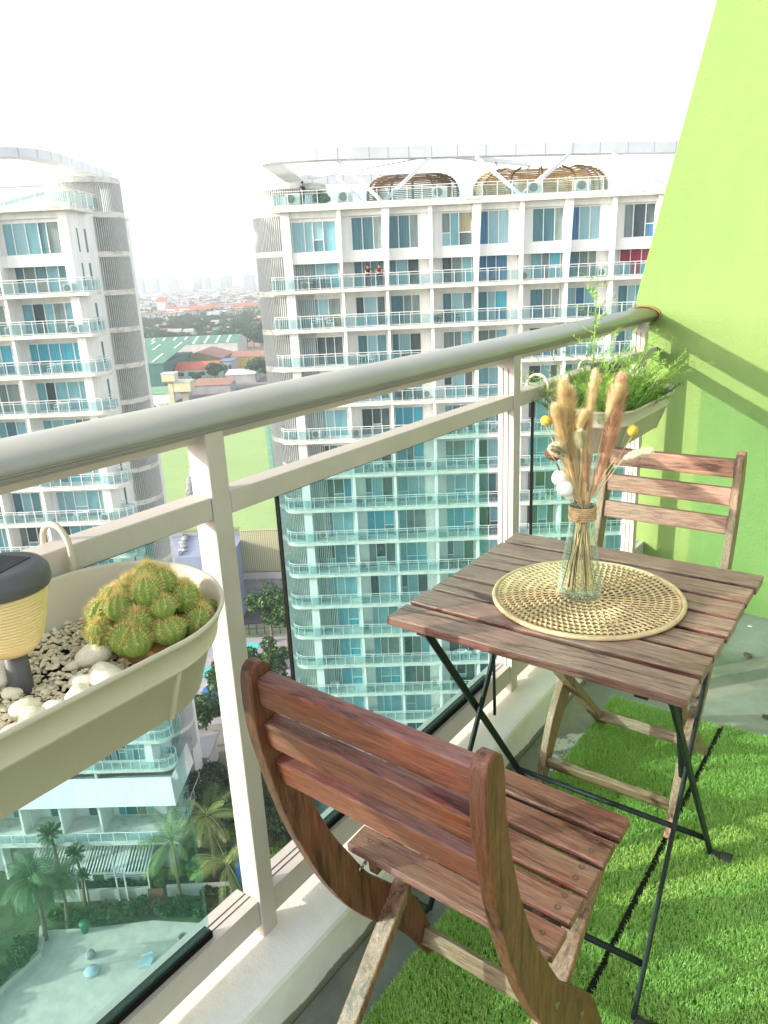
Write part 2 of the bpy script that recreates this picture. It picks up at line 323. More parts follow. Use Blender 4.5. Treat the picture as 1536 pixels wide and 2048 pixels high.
for i in range(len(pY) + 0):
    a = pY[i][1] + 0.001; c = pY[i + 1][0] - 0.001 if i + 1 < len(pY) else wy(-0.92) - 0.002
    r = MB(); r.box(-0.943, -0.900, a, c, 0.973, 1.010); link('mid_rail', loc_off(r), ['rail_paint'], RL, bevel=0.002)
    r = MB(); r.box(-0.960, -0.903, a, c, 0.150, 0.207)
    for q in (-0.925, -0.938): r.box(q - 0.0012, q + 0.0012, a, c, 0.207, 0.2078, 1)
    link('bottom_rail', loc_off(r), ['rail_paint', 'seam'], RL, bevel=0.002)
    if c - a > 0.5:
        g0, g1 = a + 0.128, c - 0.105
        g = MB(); g.box(-0.926, -0.918, g0, g1, 0.222, 0.972); link('glass_panel', loc_off(g), ['rail_glass'], RL)
        g = MB(); g.box(-0.934, -0.913, g0, g1 + 0.002, 0.208, 0.2215); g.box(-0.9265, -0.9175, g0 - 0.003, g0 - 0.0005, 0.222, 0.972); g.box(-0.934, -0.911, g0, g1, 0.9685, 0.9727)  # bottom strip is coloured near-black as the shadow under the glass
        link('gasket_shade', loc_off(g), ['rubber_shade'], RL)
# ------------------------------------------------------------------ turf mats
def blades(x0, x1, y0, y1, dens, seed, edge=0.02):
    rg = np.random.default_rng(seed); N = int((x1 - x0) * (y1 - y0) * dens)
    px = rg.uniform(x0, x1, N); py = rg.uniform(y0, y1, N)
    patch = (np.sin(px * 9 + 1.3) * np.cos(py * 7.5 + 0.4) + np.sin(px * 23 + py * 17)) * 0.25
    az = rg.uniform(0, 2 * pi, N) ; az = np.where(rg.random(N) < 0.45, 2.2 + patch * 2 + rg.normal(0, 0.7, N), az)
    Hh = rg.uniform(0.009, 0.0145, N) * (1 + patch * 0.25); ln = rg.uniform(0.003, 0.011, N); wd = rg.uniform(0.0007, 0.0012, N)
    dx, dy = np.cos(az), np.sin(az); sx, sy = -dy * wd, dx * wd
    z0 = 0.004
    P = np.zeros((N, 5, 3))
    P[:, 0] = np.stack([px - sx, py - sy, np.full(N, z0)], 1); P[:, 1] = np.stack([px + sx, py + sy, np.full(N, z0)], 1)
    mx, my = px + dx * ln * 0.35, py + dy * ln * 0.35
    P[:, 2] = np.stack([mx + sx * .9, my + sy * .9, z0 + Hh * 0.72], 1); P[:, 3] = np.stack([mx - sx * .9, my - sy * .9, z0 + Hh * 0.72], 1)
    P[:, 4] = np.stack([px + dx * ln, py + dy * ln, z0 + Hh * rg.uniform(0.75, 1.05, N)], 1)
    me = bpy.data.meshes.new('pile'); me.vertices.add(N * 5); me.vertices.foreach_set('co', P.reshape(-1))
    base = np.arange(N) * 5; q = np.stack([base, base + 1, base + 2, base + 3], 1); t = np.stack([base + 3, base + 2, base + 4], 1)
    lv = np.concatenate([q, t], 1).reshape(-1); me.loops.add(N * 7); me.loops.foreach_set('vertex_index', lv.astype(np.int32))
    ls = np.stack([np.arange(N) * 7, np.arange(N) * 7 + 4], 1).reshape(-1); me.polygons.add(N * 2); me.polygons.foreach_set('loop_start', ls.astype(np.int32))
    tone = np.clip(rg.normal(0.5, 0.2, N) + patch * 0.25, 0, 1); tone = np.where(rg.random(N) < 0.04, 1.0, tone)
    at = me.attributes.new('tone', 'FLOAT', 'POINT'); at.data.foreach_set('value', np.repeat(tone, 5).astype(np.float32))
    me.update(calc_edges=True); me.validate(); return me
def turf(x0, x1, y0, y1, label, seed, dens):
    t = thing('turf_mat', label, 'artificial grass', ((x0 + x1) / 2, (y0 + y1) / 2, 0))
    ox, oy = (x0 + x1) / 2, (y0 + y1) / 2
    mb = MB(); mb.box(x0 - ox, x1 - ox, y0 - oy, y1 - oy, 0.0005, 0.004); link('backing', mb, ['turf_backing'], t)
    e0, e1 = (x0 - ox - 0.008, x0 - ox - 0.0003) if x0 > -.5 else (x1 - ox + 0.0003, x1 - ox + 0.0068)
    mb = MB(); mb.box(e0, e1, y0 - oy, y1 - oy, 0.0005, 0.0045); link('edge_strip', mb, ['seam_black'], t)
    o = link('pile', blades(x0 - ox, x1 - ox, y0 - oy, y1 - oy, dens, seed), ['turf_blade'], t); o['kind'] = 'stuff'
DENS = 150000
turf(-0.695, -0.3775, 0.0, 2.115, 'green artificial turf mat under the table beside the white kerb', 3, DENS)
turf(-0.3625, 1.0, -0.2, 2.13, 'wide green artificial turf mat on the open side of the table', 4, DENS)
# floor debris
def pebblet(x, y, r, mt, nm, lab, cat):
    mb = MB(); mb.sphere((0, 0, r * 0.3), (r * 1.6, r, r * 0.4), 8, 5, jit=0.15); tag(link(nm, mb, [mt], loc=(x, y, 0), rot=(0, 0, rnd.uniform(0, 3))), lab, cat)
pebblet(-0.40, 2.62, 0.012, 'stem_dark', 'dry_leaf', 'dark curled dry leaf lying on the bare concrete floor behind the turf', 'leaf')
pebblet(-0.27, 2.25, 0.010, 'stem_dark', 'leaf_scrap', 'small dark leaf scrap on the concrete floor close to the turf edge', 'leaf')
pebblet(-0.44, 2.86, 0.006, 'white_stone', 'paint_chip', 'tiny white paint chip on the floor at the foot of the green wall', 'paint chip')
# flaked paint on floor near kerb
m, n, l, b = newmat('spilled_paint'); f = noise(n, l, coords(n, l), 22, 8, 0.75); c = ramp(n, l, f, [(0.42, (0.22, 0.22, 0.17)), (0.5, (0.74, 0.74, 0.66))]); l.new(c, b.inputs['Base Color'])
sp = MB()
for cx, cy, rr in ((-0.69, 1.82, 0.05), (-0.705, 1.74, 0.045), (-0.735, 1.80, 0.032), (-0.66, 1.86, 0.03)):
    sp_v = [(cx + rr * (1 + 0.35 * sin(5 * a + cx * 50) + 0.2 * sin(11 * a)) * cos(a), cy + 1.3 * rr * (1 + 0.3 * cos(4 * a) + 0.2 * sin(9 * a)) * sin(a)) for a in [2 * pi * i / 28 for i in range(28)]]
    sp.add([(x, y, 0.0012 + cx * -0.0003) for x, y in sp_v], [tuple(range(28))])
tag(link('paint_spill', sp, ['spilled_paint']), 'flaky white paint spill on the concrete between kerb and turf', 'paint spill')
# ------------------------------------------------------------------ table
TY0, TP = 1.066, 0.0815
TB = thing('folding_table', 'slatted weathered wooden folding table on black crossed metal legs', 'table', (-0.517, 1.345, 0))
tt = MB()
for i in range(7):
    y0 = TY0 + i * TP - 1.345
    e = rnd.uniform(-0.0015, 0.0015)
    tt.box(-0.282 + e, 0.281 + e, y0, y0 + 0.0690, 0.682 + 0.001 * (i % 2), 0.700 + rnd.uniform(-0.001, 0.001)); tt.m[-4] = 1; tt.m[-2] = 1
link('tabletop', tt, ['wood_table', 'wood_edge'], TB, bevel=0.0022)
for sx in (-0.215, 0.205): bt = MB(); bt.box(sx - 0.011, sx + 0.011, -0.262, 0.262, 0.668, 0.6815); link('support_bar', bt, ['black_metal'], TB)
for sx in (-0.222, 0.246):
    inn = -0.012 if sx > 0 else 0.012
    l1 = MB(); l1.bar((sx, -0.24, 0.672), (sx, 0.232, 0.012), 0.017, 0.007, (1, 0, 0)); link('leg', l1, ['black_metal'], TB, bevel=0.002)
    l2 = MB(); l2.bar((sx + inn, 0.13, 0.672), (sx + inn, -0.272, 0.012), 0.017, 0.007, (1, 0, 0)); link('leg', l2, ['black_metal'], TB, bevel=0.002)
    br = MB(); br.bar((sx + inn * 4, -0.05, 0.672), (sx + inn * 2.2, 0.0, 0.36), 0.006, 0.012); link('brace', br, ['black_metal'], TB)
    sg = 1 if sx > 0 else -1
    for yy in (0.232, -0.272):
        cp = MB(); cp.tube([(sx - sg * 0.008, yy, 0.012), (sx + sg * 0.022, yy, 0.012), (sx + sg * 0.024, yy, 0.012), (sx + sg * 0.046, yy, 0.012)], [0.009, 0.009, 0.0125, 0.0125], 10); link('foot_cap', cp, ['dark_cap'], TB, smooth=False)
cb = MB(); cb.tube([(-0.222, 0.165, 0.10), (0.246, 0.165, 0.10)], 0.0065, 8); link('cross_bar', cb, ['black_metal'], TB, smooth=True)
cb = MB(); cb.tube([(-0.212, -0.215, 0.085), (0.236, -0.215, 0.085)], 0.0065, 8); link('cross_bar', cb, ['black_metal'], TB, smooth=True)
cb = MB(); cb.tube([(-0.21, 0.13, 0.655), (0.234, 0.13, 0.655)], 0.006, 8); link('cross_bar', cb, ['black_metal'], TB, smooth=True)
# ------------------------------------------------------------------ chairs
def smoothpath(pts, n=6):
    out = []
    for i in range(len(pts) - 1):
        p0 = pts[max(i - 1, 0)]; p1 = pts[i]; p2 = pts[i + 1]; p3 = pts[min(i + 2, len(pts) - 1)]
        for k in range(n):
            t = k / n; out.append(tuple(0.5 * (2 * p1[j] + (p2[j] - p0[j]) * t + (2 * p0[j] - 5 * p1[j] + 4 * p2[j] - p3[j]) * t * t + (3 * p1[j] - p0[j] - 3 * p2[j] + p3[j]) * t ** 3) for j in range(len(p1))))
    out.append(tuple(pts[-1])); return out
def ribbon(pts):   # pts (y,z,width) -> closed outline
    sp = smoothpath(pts, 6); L = []; Rr = []
    for i, (y, z, w_) in enumerate(sp):
        a = sp[max(i - 1, 0)]; c = sp[min(i + 1, len(sp) - 1)]; dy, dz = c[0] - a[0], c[1] - a[1]; q = hypot(dy, dz); ny, nz = -dz / q, dy / q
        L.append((y + ny * w_ / 2, z + nz * w_ / 2)); Rr.append((y - ny * w_ / 2, z - nz * w_ / 2))
    return L + Rr[::-1]
curve = [(-0.183, 0.838, 0.012), (-0.184, 0.828, 0.034), (-0.183, 0.80, 0.044), (-0.178, 0.735, 0.046), (-0.158, 0.645, 0.047), (-0.132, 0.56, 0.050), (-0.095, 0.47, 0.054), (-0.062, 0.405, 0.060), (-0.015, 0.325, 0.062), (0.045, 0.25, 0.068), (0.105, 0.180, 0.066), (0.150, 0.105, 0.050), (0.182, 0.04, 0.036), (0.198, 0.012, 0.030)]
def cpos(z):
    for i in range(len(curve) - 1):
        if curve[i][1] >= z >= curve[i + 1][1]:
            k_ = (curve[i][1] - z) / (curve[i][1] - curve[i + 1][1]); return curve[i][0] + (curve[i + 1][0] - curve[i][0]) * k_
def make_chair(label, loc, rz, mats):
    wb, ws, wp, wg, wr = mats
    c = thing('folding_chair', label, 'chair', loc, rz, 'folding garden chairs at the table')
    for sx in (-1, 1):
        mb = MB(); mb.prismx(ribbon(curve), sx * 0.1975, sx * 0.1755) if sx < 0 else mb.prismx(ribbon(curve), 0.1755, 0.1975)
        o = link('back_post', mb, [wp], c, bevel=0.004)
        for yy, zz in ((-0.008, 0.318), (0.088, 0.205)): bo = MB(); bo.tube([(sx * 0.1975, yy, zz), (sx * 0.1995, yy, zz)], 0.006, 12); link('bolt', bo, ['brass'], o)
        lg = MB(); x0, x1 = (sx * 0.170, sx * 0.150)
        lg.bar((sx * 0.160, 0.232, 0.420), (sx * 0.160, -0.182, 0.006), 0.020, 0.036, (1, 0, 0)); link('leg', lg, [wg], c, bevel=0.003)
        rl = MB(); rl.bar((sx * 0.140, -0.02, 0.395), (sx * 0.140, 0.262, 0.425), 0.018, 0.026); link('seat_rail', rl, [wp], c, bevel=0.002)
    st = MB()
    ang = atan2(0.033, 0.29)
    for i in range(5):
        y0 = -0.020 + i * 0.0605; z0 = 0.412 + i * 0.0068; e = rnd.uniform(-0.001, 0.001)
        p = Vector((0, y0 + 0.026, z0)); st.add([(x, y0 + yy * cos(ang) - zz * sin(ang), z0 + yy * sin(ang) + zz * cos(ang)) for x, yy, zz in
            [(-0.197 + e, 0, -0.012), (0.193 + e, 0, -0.012), (0.193 + e, 0.0485, -0.012), (-0.197 + e, 0.0485, -0.012), (-0.197 + e, 0, 0.004), (0.193 + e, 0, 0.004), (0.193 + e, 0.0485, 0.004), (-0.197 + e, 0.0485, 0.004)]],
            [(0, 3, 2, 1), (4, 5, 6, 7), (0, 1, 5, 4), (1, 2, 6, 5), (2, 3, 7, 6), (3, 0, 4, 7)], 0)
    for i in range(5): st.m[i * 6 + 2] = 1
    so = link('seat', st, [ws, 'wood_red'], c, bevel=0.002)
    sc = MB()
    for i in range(5):
        y0 = -0.020 + i * 0.0605; z0 = 0.412 + i * 0.0068
        for sx in (-1, 1):
            for yy in ((0.026,) if i in (0, 4) else (0.014, 0.038)):
                cx, cy, cz = sx * 0.165, y0 + yy * cos(ang), z0 + yy * sin(ang) + 0.0045
                sc.lathe([(0.0052, cz - 0.003), (0.0052, cz), (0.0032, cz), (0.0028, cz - 0.0012)], 10, (cx, cy), 0)
    link('screw', sc, ['stem_dark'], so)
    bk = MB()
    for zc in (0.797, 0.729, 0.661):
        yc = cpos(zc); a = atan2(cpos(zc + 0.02) - cpos(zc - 0.02), 0.04)
        q = []
        for dy, dz in ((-0.014, -0.0215), (0.012, -0.0215), (0.012, 0.0215), (-0.014, 0.0215)):
            q.append((yc + 0.004 + dy * cos(a) + dz * sin(a), zc - dy * sin(a) + dz * cos(a)))
        bk.prismx(q, -0.1755, 0.1755)
        for k_ in (1, 2, 3, 4):
            f_ = bk.f[-k_]
            if min(bk.v[i][2] for i in f_) > zc: bk.m[-k_] = 1
    link('backrest', bk, [wb, 'wood_red'], c, bevel=0.003)
    hb_ = MB()
    for k_ in range(5): hb_.tube([(-0.1745, -0.012 + 0.009 * k_ + 0.004 * cos(t_), 0.372 - 0.003 * abs(k_ - 2) + 0.007 * sin(t_)) for t_ in [pi * q_ / 6 for q_ in range(7)]], 0.0022, 5)
    link('hinge', hb_, ['brass'], c, smooth=True)
    s1 = MB(); s1.bar((-0.176, 0.165, 0.075), (0.176, 0.165, 0.075), 0.016, 0.034, (0, 0.4, 1)); link('stretcher', s1, [wr], c, bevel=0.003)
    s2 = MB(); s2.bar((-0.150, -0.135, 0.055), (0.150, -0.135, 0.055), 0.016, 0.030, (0, -0.6, 1)); link('stretcher', s2, [wr], c, bevel=0.003)
    return c
nc = make_chair('reddish brown slatted folding chair in the foreground with its back to the camera', (-0.5045, 0.797, 0), radians(-2.0), ('wood_back', 'wood_seat', 'wood_post', 'wood_leg_red', 'wood_bar'))
fc_ = make_chair('paler weathered slatted folding chair on the far side by the green wall', (-0.533, 1.778, 0), radians(180), ('wood_bar2', 'wood_seat', 'wood_leg', 'wood_leg', 'wood_bar'))
nc.scale = (0.965, 1, 1.012); fc_.scale = (0.90, 1.05, 1.045)
#@@SECTION tabletop
# ------------------------------------------------------------------ placemat (spiral of coiled rattan)
pm = MB(); cx, cy = 0.0, 0.0
rr = 0.012; turns = 12; rmax = 0.168; pts = []
for ti in range(turns):
    r0 = 0.006 + (rmax - 0.006) * (ti + 0.5) / turns; n1 = max(14, int(2 * pi * r0 / 0.0098))
    pm.tube([(r0 * 1.0 * cos(2 * pi * k / 64), r0 * sin(2 * pi * k / 64), 0.0035) for k in range(65)], 0.0032, 6, cap=False)
    if ti == turns - 1: continue
    r1 = r0 + rmax / turns; rm = (r0 + r1) / 2
    for k in range(n1):   # binding strands leave dark openings between the coils
        a = 2 * pi * (k + 0.5 * (ti % 2)) / n1; a2 = a + 0.0045 / rm
        pm.tube([(r0 * cos(a), r0 * sin(a), 0.0068), (rm * cos(a2), rm * sin(a2), 0.0055), (r1 * cos(a2), r1 * sin(a2), 0.0072)], 0.0019, 5, cap=False)
pm.tube([(rmax * cos(2 * pi * k / 96), rmax * sin(2 * pi * k / 96), 0.0045) for k in range(97)], 0.0045, 8, cap=False)
tag(link('placemat', pm, ['rattan'], loc=(-0.503, 1.335, 0.7015), smooth=True, scale=(1.08, 1.08, 1)), 'round woven straw coloured placemat with openwork rings on the wooden table', 'placemat')
# ------------------------------------------------------------------ vase
VX, VY, VZ = -0.516, 1.328, 0.7095
V = thing('glass_vase', 'clear conical glass bottle vase standing on the woven placemat', 'vase', (VX, VY, VZ))
vb = MB(); vb.lathe([(0.001, 0.0), (0.037, 0.0), (0.0415, 0.004), (0.042, 0.010), (0.037, 0.055), (0.030, 0.105), (0.0235, 0.150), (0.021, 0.185), (0.0235, 0.192), (0.0225, 0.193), (0.0195, 0.185), (0.022, 0.150), (0.0285, 0.105), (0.0355, 0.055), (0.040, 0.012), (0.001, 0.008)], 40, cap=False)
link('bottle', vb, ['vase_glass'], V, smooth=True)
tw = MB()
for i in range(7): tw.tube([((0.0245 + 0.0004 * (i % 2)) * cos(2 * pi * k / 32), (0.0245) * sin(2 * pi * k / 32), 0.160 + i * 0.0038) for k in range(33)], 0.0021, 6, cap=False)
tw.tube([(0.0, -0.026, 0.172), (0.004, -0.030, 0.168), (0.001, -0.029, 0.16)], 0.0018, 5)
link('twine_wrap', tw, ['twine'], V, smooth=True)
# bouquet: endpoints computed from the photo (x, y, z of each head) at about the vase depth
BQ = thing('dried_bouquet', 'bunch of dried golden grasses, cotton and yellow balls in the glass vase', 'dried flowers', (VX, VY, VZ + 0.02))
BO = Vector((VX, VY, VZ + 0.02))
camp = Vector((0, 0, H)); 
def stem_curve(head, base, bend=0.02):
    neck = Vector((rnd.uniform(-0.009, 0.009), rnd.uniform(-0.009, 0.009), 0.150))
    return smoothpath([tuple(base), tuple(neck * 0.5 + base * 0.5), tuple(neck), tuple(neck * 0.5 + head * 0.5 + Vector((0, 0, bend))), tuple(head)], 5)
def rbase(): 
    a = rnd.uniform(0, 2 * pi); r = rnd.uniform(0.014, 0.035); return Vector((r * cos(a), r * sin(a), -0.008))
def fluff(mb, pts, rmax_, n, hair, mi=0, prof=None):
    L = len(pts)
    core = [rmax_ * 0.22 * (prof(i / (L - 1)) if prof else sin(pi * (0.08 + 0.88 * i / (L - 1))) ** 0.6) for i in range(L)]
    mb.tube(pts, core, 8, mi)
    for k_ in range(n):
        t = rnd.random() ; i = min(int(t * (L - 1)), L - 2); f = t * (L - 1) - i
        p = Vector(pts[i]) * (1 - f) + Vector(pts[i + 1]) * f; d = (Vector(pts[i + 1]) - Vector(pts[i])).normalized()
        rr_ = rmax_ * (prof(t) if prof else sin(pi * (0.08 + 0.88 * t)) ** 0.6)
        s_ = Vector((rnd.gauss(0, 1), rnd.gauss(0, 1), rnd.gauss(0, 1))); s_ = (s_ - d * s_.dot(d)).normalized()
        q0 = p + s_ * rr_ * 0.1; q1 = p + s_ * rr_ * (rnd.uniform(0.55, 1.15) if k_ % 4 else rnd.uniform(1.1, 1.55)) + d * hair * rnd.uniform(0.5, 1.1)
        w_ = d.cross(s_) * 0.0006; mb.add([q0 - w_, q0 + w_, q1], [(0, 1, 2)], mi)
def bq_obj(nm, mb, mats, sm=False): return link(nm, mb, mats, BQ, smooth=sm)
RH = Vector((0.805, 0.590, 0.0)); UP = Vector((0.0, 0.0, 1.0)); AW = Vector((-0.59, 0.80, 0.0))
def P(px, py, aw=0.0):   # picture-plane offsets in metres turned into the bouquet's own frame
    return RH * px + UP * py + AW * aw
K = 0.96 / 1000   # metres per reference pixel at the vase
def Q(x, y, aw=0.0): return P((x - 1158) * K, (1176 - y) * K * 1.03, aw)
plumes = [((1140, 1000), (1122, 900), (1112, 775), 0.017, 'fluff_gold', 0.0), ((1150, 1000), (1135, 880), (1128, 795), 0.015, 'fluff_gold', 0.01), ((1145, 980), (1115, 890), (1096, 822), 0.011, 'fluff_gold', -0.01),
          ((1160, 1000), (1160, 880), (1172, 765), 0.012, 'fluff_gold', 0.0), ((1160, 1010), (1162, 960), (1160, 850), 0.014, 'fluff_pink', 0.005), ((1150, 900), (1145, 860), (1150, 835), 0.013, 'fluff_gold', -0.01),
          ((1172, 1000), (1198, 905), (1218, 778), 0.0155, 'fluff_pink', 0.0), ((1176, 990), (1215, 870), (1226, 772), 0.014, 'fluff_pink', 0.012), ((1195, 850), (1205, 815), (1213, 790), 0.016, 'fluff_gold', -0.006)]
for a_, b2, c_, r_, mt, aw in plumes:
    pts = smoothpath([tuple(Q(*a_, 0.0)), tuple(Q(*b2, aw * 0.6)), tuple(Q(*c_, aw))], 8)
    mb = MB(); mb.cur = 0; fluff(mb, pts, r_ * 1.05, 5200, 0.020, 0, (lambda t: 0.28 + 0.72 * min(1, t * 1.7) ** 1.2 * (1 - max(0, t - 0.86) * 4.5)))
    bs = rbase(); sp = smoothpath([tuple(bs), tuple(bs * 0.55 + Vector((0, 0, 0.07))), tuple(Vector((rnd.uniform(-.008, .008), rnd.uniform(-.008, .008), 0.145))), tuple(pts[0])], 5)
    mb.tube(sp, 0.0013, 5, 1); bq_obj('grass_plume', mb, [mt, 'straw'])
def tail(x0, y0, x1, y1, r_, aw=0.0):
    a_ = Q(x0, y0, aw); c_ = Q(x1, y1, aw); mb = MB(); pts = smoothpath([tuple(a_), tuple((a_ + c_) / 2 + Vector((0, 0, 0.003))), tuple(c_)], 7)
    fluff(mb, pts, r_, 1800, 0.006, 0, (lambda t: (sin(pi * (0.06 + 0.9 * t)) ** 0.55)))
    mb.tube(stem_curve(a_, rbase(), 0.0), 0.0009, 5, 1); bq_obj('bunny_tail', mb, ['fluff_pale', 'straw'])
tail(1118, 905, 1087, 888, 0.0125, -0.02); tail(1230, 918, 1285, 905, 0.0105, -0.01); tail(1146, 892, 1142, 860, 0.013, -0.02)
for x, y, r_, aw in ((1081, 840, 0.0098, 0.0), (1249, 866, 0.0108, 0.0)):
    h_ = Q(x, y, aw); mb = MB(); mb.sphere(h_, r_, 16, 12, 0, jit=0.03); mb.tube(stem_curve(h_ - Vector((0, 0, r_)), rbase(), 0.0), 0.0009, 5, 1); bq_obj('billy_ball', mb, ['billy', 'straw'])
mb = MB(); h_ = Q(1100, 906, 0.01)
for i in range(5):
    for k_ in range(11):
        a = 2 * pi * (k_ + 0.5 * (i % 2)) / 11; th = 0.35 + i * 0.42; p = h_ + Vector((sin(th) * cos(a), sin(th) * sin(a), -cos(th) * 0.8)) * 0.013
        mb.sphere(p, (0.0055, 0.0055, 0.0035), 6, 4, 0)
mb.tube(stem_curve(h_ - Vector((-0.004, 0, 0.012)), rbase(), -0.01), 0.0014, 5, 1); bq_obj('seed_pod', mb, ['proteapod', 'stem_dark'])
mb = MB()
for x, y, r_, aw in ((1114, 955, 0.0165, 0.01), (1122, 974, 0.016, 0.0), (1136, 988, 0.013, 0.01), (1150, 912, 0.012, 0.02), (1148, 945, 0.012, 0.02)): mb.sphere(Q(x, y, aw), r_, 16, 10, 0, jit=0.03)
mb.tube(stem_curve(Q(1130, 985, 0.005), rbase(), 0.0), 0.0014, 5, 1); bq_obj('cotton_boll', mb, ['cotton', 'stem_dark'], True)
mb = MB()
for i in range(22):
    b0 = rbase(); tp = Vector((rnd.uniform(-0.012, 0.012), rnd.uniform(-0.012, 0.012), rnd.uniform(0.16, 0.215))); mb.tube([b0, b0 * 0.55 + Vector((0, 0, 0.07)), tp], rnd.uniform(0.0006, 0.0013), 5, rnd.choice((0, 0, 1)))
for i in range(16):
    t0 = Vector((rnd.uniform(-0.01, 0.01), rnd.uniform(-0.01, 0.01), 0.15)); e = P(rnd.uniform(-0.07, 0.09), rnd.uniform(0.24, 0.33), rnd.uniform(-0.02, 0.02)); mb.tube([t0, (t0 + e) / 2 + Vector((0, 0, 0.01)), e], 0.0005, 4, 0)
bq_obj('stem', mb, ['straw', 'stem_dark'])
#@@SECTION planters
# ------------------------------------------------------------------ planters
def planter_outline(hw, hl, r):
    pts = []
    for i in range(48):
        a = 2 * pi * (i + 0.5) / 48; ca, sa = cos(a), sin(a)
        pts.append((hw * ca, r * sa + math.copysign(hl - r, sa)))
    return pts
PD = 0.122
def make_planter(label, loc, hl):
    t = thing('railing_planter', label, 'planter', loc, 0, 'cream planters hung on the railing'); mb = MB(); N = 48
    def rg_(ins, z): return [(x, y, z) for x, y in planter_outline(0.120 - ins, hl - ins, 0.136 - ins)]
    lay = [rg_(0.034, -PD), rg_(0.030, -PD + 0.003), rg_(0.0145, -0.047), rg_(0.0085, -0.0455), rg_(0.0075, -0.0425), rg_(0.0085, -0.0415), rg_(0.0025, -0.008), rg_(-0.0005, -0.006), rg_(-0.0015, -0.003), rg_(-0.0005, 0.0005), rg_(0.002, 0.0005), rg_(0.004, -0.003), rg_(0.0115, -0.042), rg_(0.0165, -0.045), rg_(0.032, -PD + 0.006)]
    vs = [p for q in lay for p in q]; fs = []
    for j in range(len(lay) - 1):
        for i in range(N): fs.append((j * N + i, j * N + (i + 1) % N, (j + 1) * N + (i + 1) % N, (j + 1) * N + i))
    fs.append(tuple(range(N))[::-1]); fs.append(tuple((len(lay) - 1) * N + i for i in range(N)))
    mb.add(vs, fs); o = link('tub', mb, ['planter_plastic'], t)
    o.data.polygons.foreach_set('use_smooth', [len(p.vertices) == 4 and (p.index // N) not in (2, 3, 4) for p in o.data.polygons])
    for yy in (hl - 0.13, -hl + 0.13):
        rib = MB(); rib.add([(0.086, yy - .003, -PD), (0.1055, yy - .003, -0.0475), (0.1095, yy - .003, -0.0475), (0.091, yy - .003, -PD), (0.086, yy + .003, -PD), (0.1055, yy + .003, -0.0475), (0.1095, yy + .003, -0.0475), (0.091, yy + .003, -PD)], [(0, 1, 2, 3), (4, 7, 6, 5), (3, 2, 6, 7), (0, 3, 7, 4), (1, 5, 6, 2), (0, 4, 5, 1)]); link('rib', rib, ['planter_plastic'], o)
    for yy in (hl - 0.105, -hl + 0.105):
        hk = MB(); x0 = -0.1285
        hk.tube(smoothpath([(x0, yy, -0.03), (x0, yy, 0.01), (x0 - 0.006, yy, 0.036), (x0 - 0.026, yy, 0.050), (x0 - 0.050, yy, 0.046), (x0 - 0.064, yy, 0.028), (x0 - 0.066, yy, 0.0)], 6), 0.0042, 8)
        link('hook', hk, ['planter_plastic'], t, smooth=True)
    fl = MB(); fl.add([(x, y, -0.064) for x, y in planter_outline(0.101, hl - 0.024, 0.12)], [tuple(range(48))]); link('soil', fl, ['soil'], t)
    t.rotation_euler = (0, radians(7), 0)
    return t
PL1 = Vector((-0.760, 0.272, 0.969)); PL2 = Vector((-0.760, 2.178, 0.969))
make_planter('cream plastic planter with cactus and pebbles hooked on the near railing', PL1, 0.333)
make_planter('cream plastic planter full of feathery green fern beside the lime wall', PL2, 0.295)
# pebbles and gravel
def stone(sz, seed, flat=0.62):
    rg = random.Random(seed); mb = MB(); a1, a2, a3 = [rg.uniform(0, 6) for _ in range(3)]
    n1, n2 = 14, 10; vs = []; fs = []
    for i in range(n2 + 1):
        th = pi * i / n2
        for k_ in range(n1):
            ph = 2 * pi * k_ / n1; j = 1 + 0.10 * sin(2 * ph + a1) * sin(th) + 0.08 * cos(3 * ph + a2) * sin(th) + 0.06 * sin(2 * th + a3)
            vs.append((sz * sin(th) * cos(ph) * j * 1.15, sz * sin(th) * sin(ph) * j * 0.85, sz * cos(th) * j * flat))
    for i in range(n2):
        for k_ in range(n1): fs.append((i * n1 + k_, (i + 1) * n1 + k_, (i + 1) * n1 + (k_ + 1) % n1, i * n1 + (k_ + 1) % n1))
    mb.add(vs, fs); return mb
def pz(x): return PL1.z - 0.062 - (x - PL1.x) * 0.123
stones = [link('pebble', stone(1.0, 10 + i), ['white_stone'], smooth=True) for i in range(4)]
sz_ = PL1.z - 0.052
spec = []
used = []
#@PEBBLES
for i, (x, y, r) in enumerate([(-0.761, 0.434, 0.016), (-0.719, 0.418, 0.0131), (-0.682, 0.412, 0.019), (-0.723, 0.396, 0.0119), (-0.702, 0.376, 0.0149), (-0.668, 0.385, 0.0095), (-0.698, 0.346, 0.0149), (-0.697, 0.319, 0.016), (-0.727, 0.33, 0.0131), (-0.702, 0.3, 0.0107), (-0.672, 0.34, 0.0071), (-0.684, 0.296, 0.0131), (-0.803, 0.347, 0.0143), (-0.833, 0.365, 0.0119), (-0.671, 0.319, 0.0083), (-0.685, 0.383, 0.0119), (-0.768, 0.409, 0.0059), (-0.678, 0.28, 0.0119), (-0.769, 0.337, 0.0077), (-0.799, 0.463, 0.0083)]):
    src = stones[i % 4]; o = src if i < 4 else clone(src)
    r *= 1.18; x = min(x, -0.679 - r); o.location = (x, y, pz(x) + 0.005 + r * 0.60); o.scale = (r, r, r * 1.15); o.rotation_euler = (rnd.uniform(-.3, .3), rnd.uniform(-.3, .3), rnd.uniform(0, 6))
    lab = 'smooth white pebble lying on the small gravel in the near planter'
    tag(o, lab, 'pebble', 'white pebbles in the near planter')
gv = MB()
def inplanter(x, y): return -0.092 < x - PL1.x + 0.0076 < 0.089 and abs(y - PL1.y) < 0.25 and not (abs(x - PL1.x) > 0.09 and abs(y - PL1.y) > 0.27)
cnt = 0
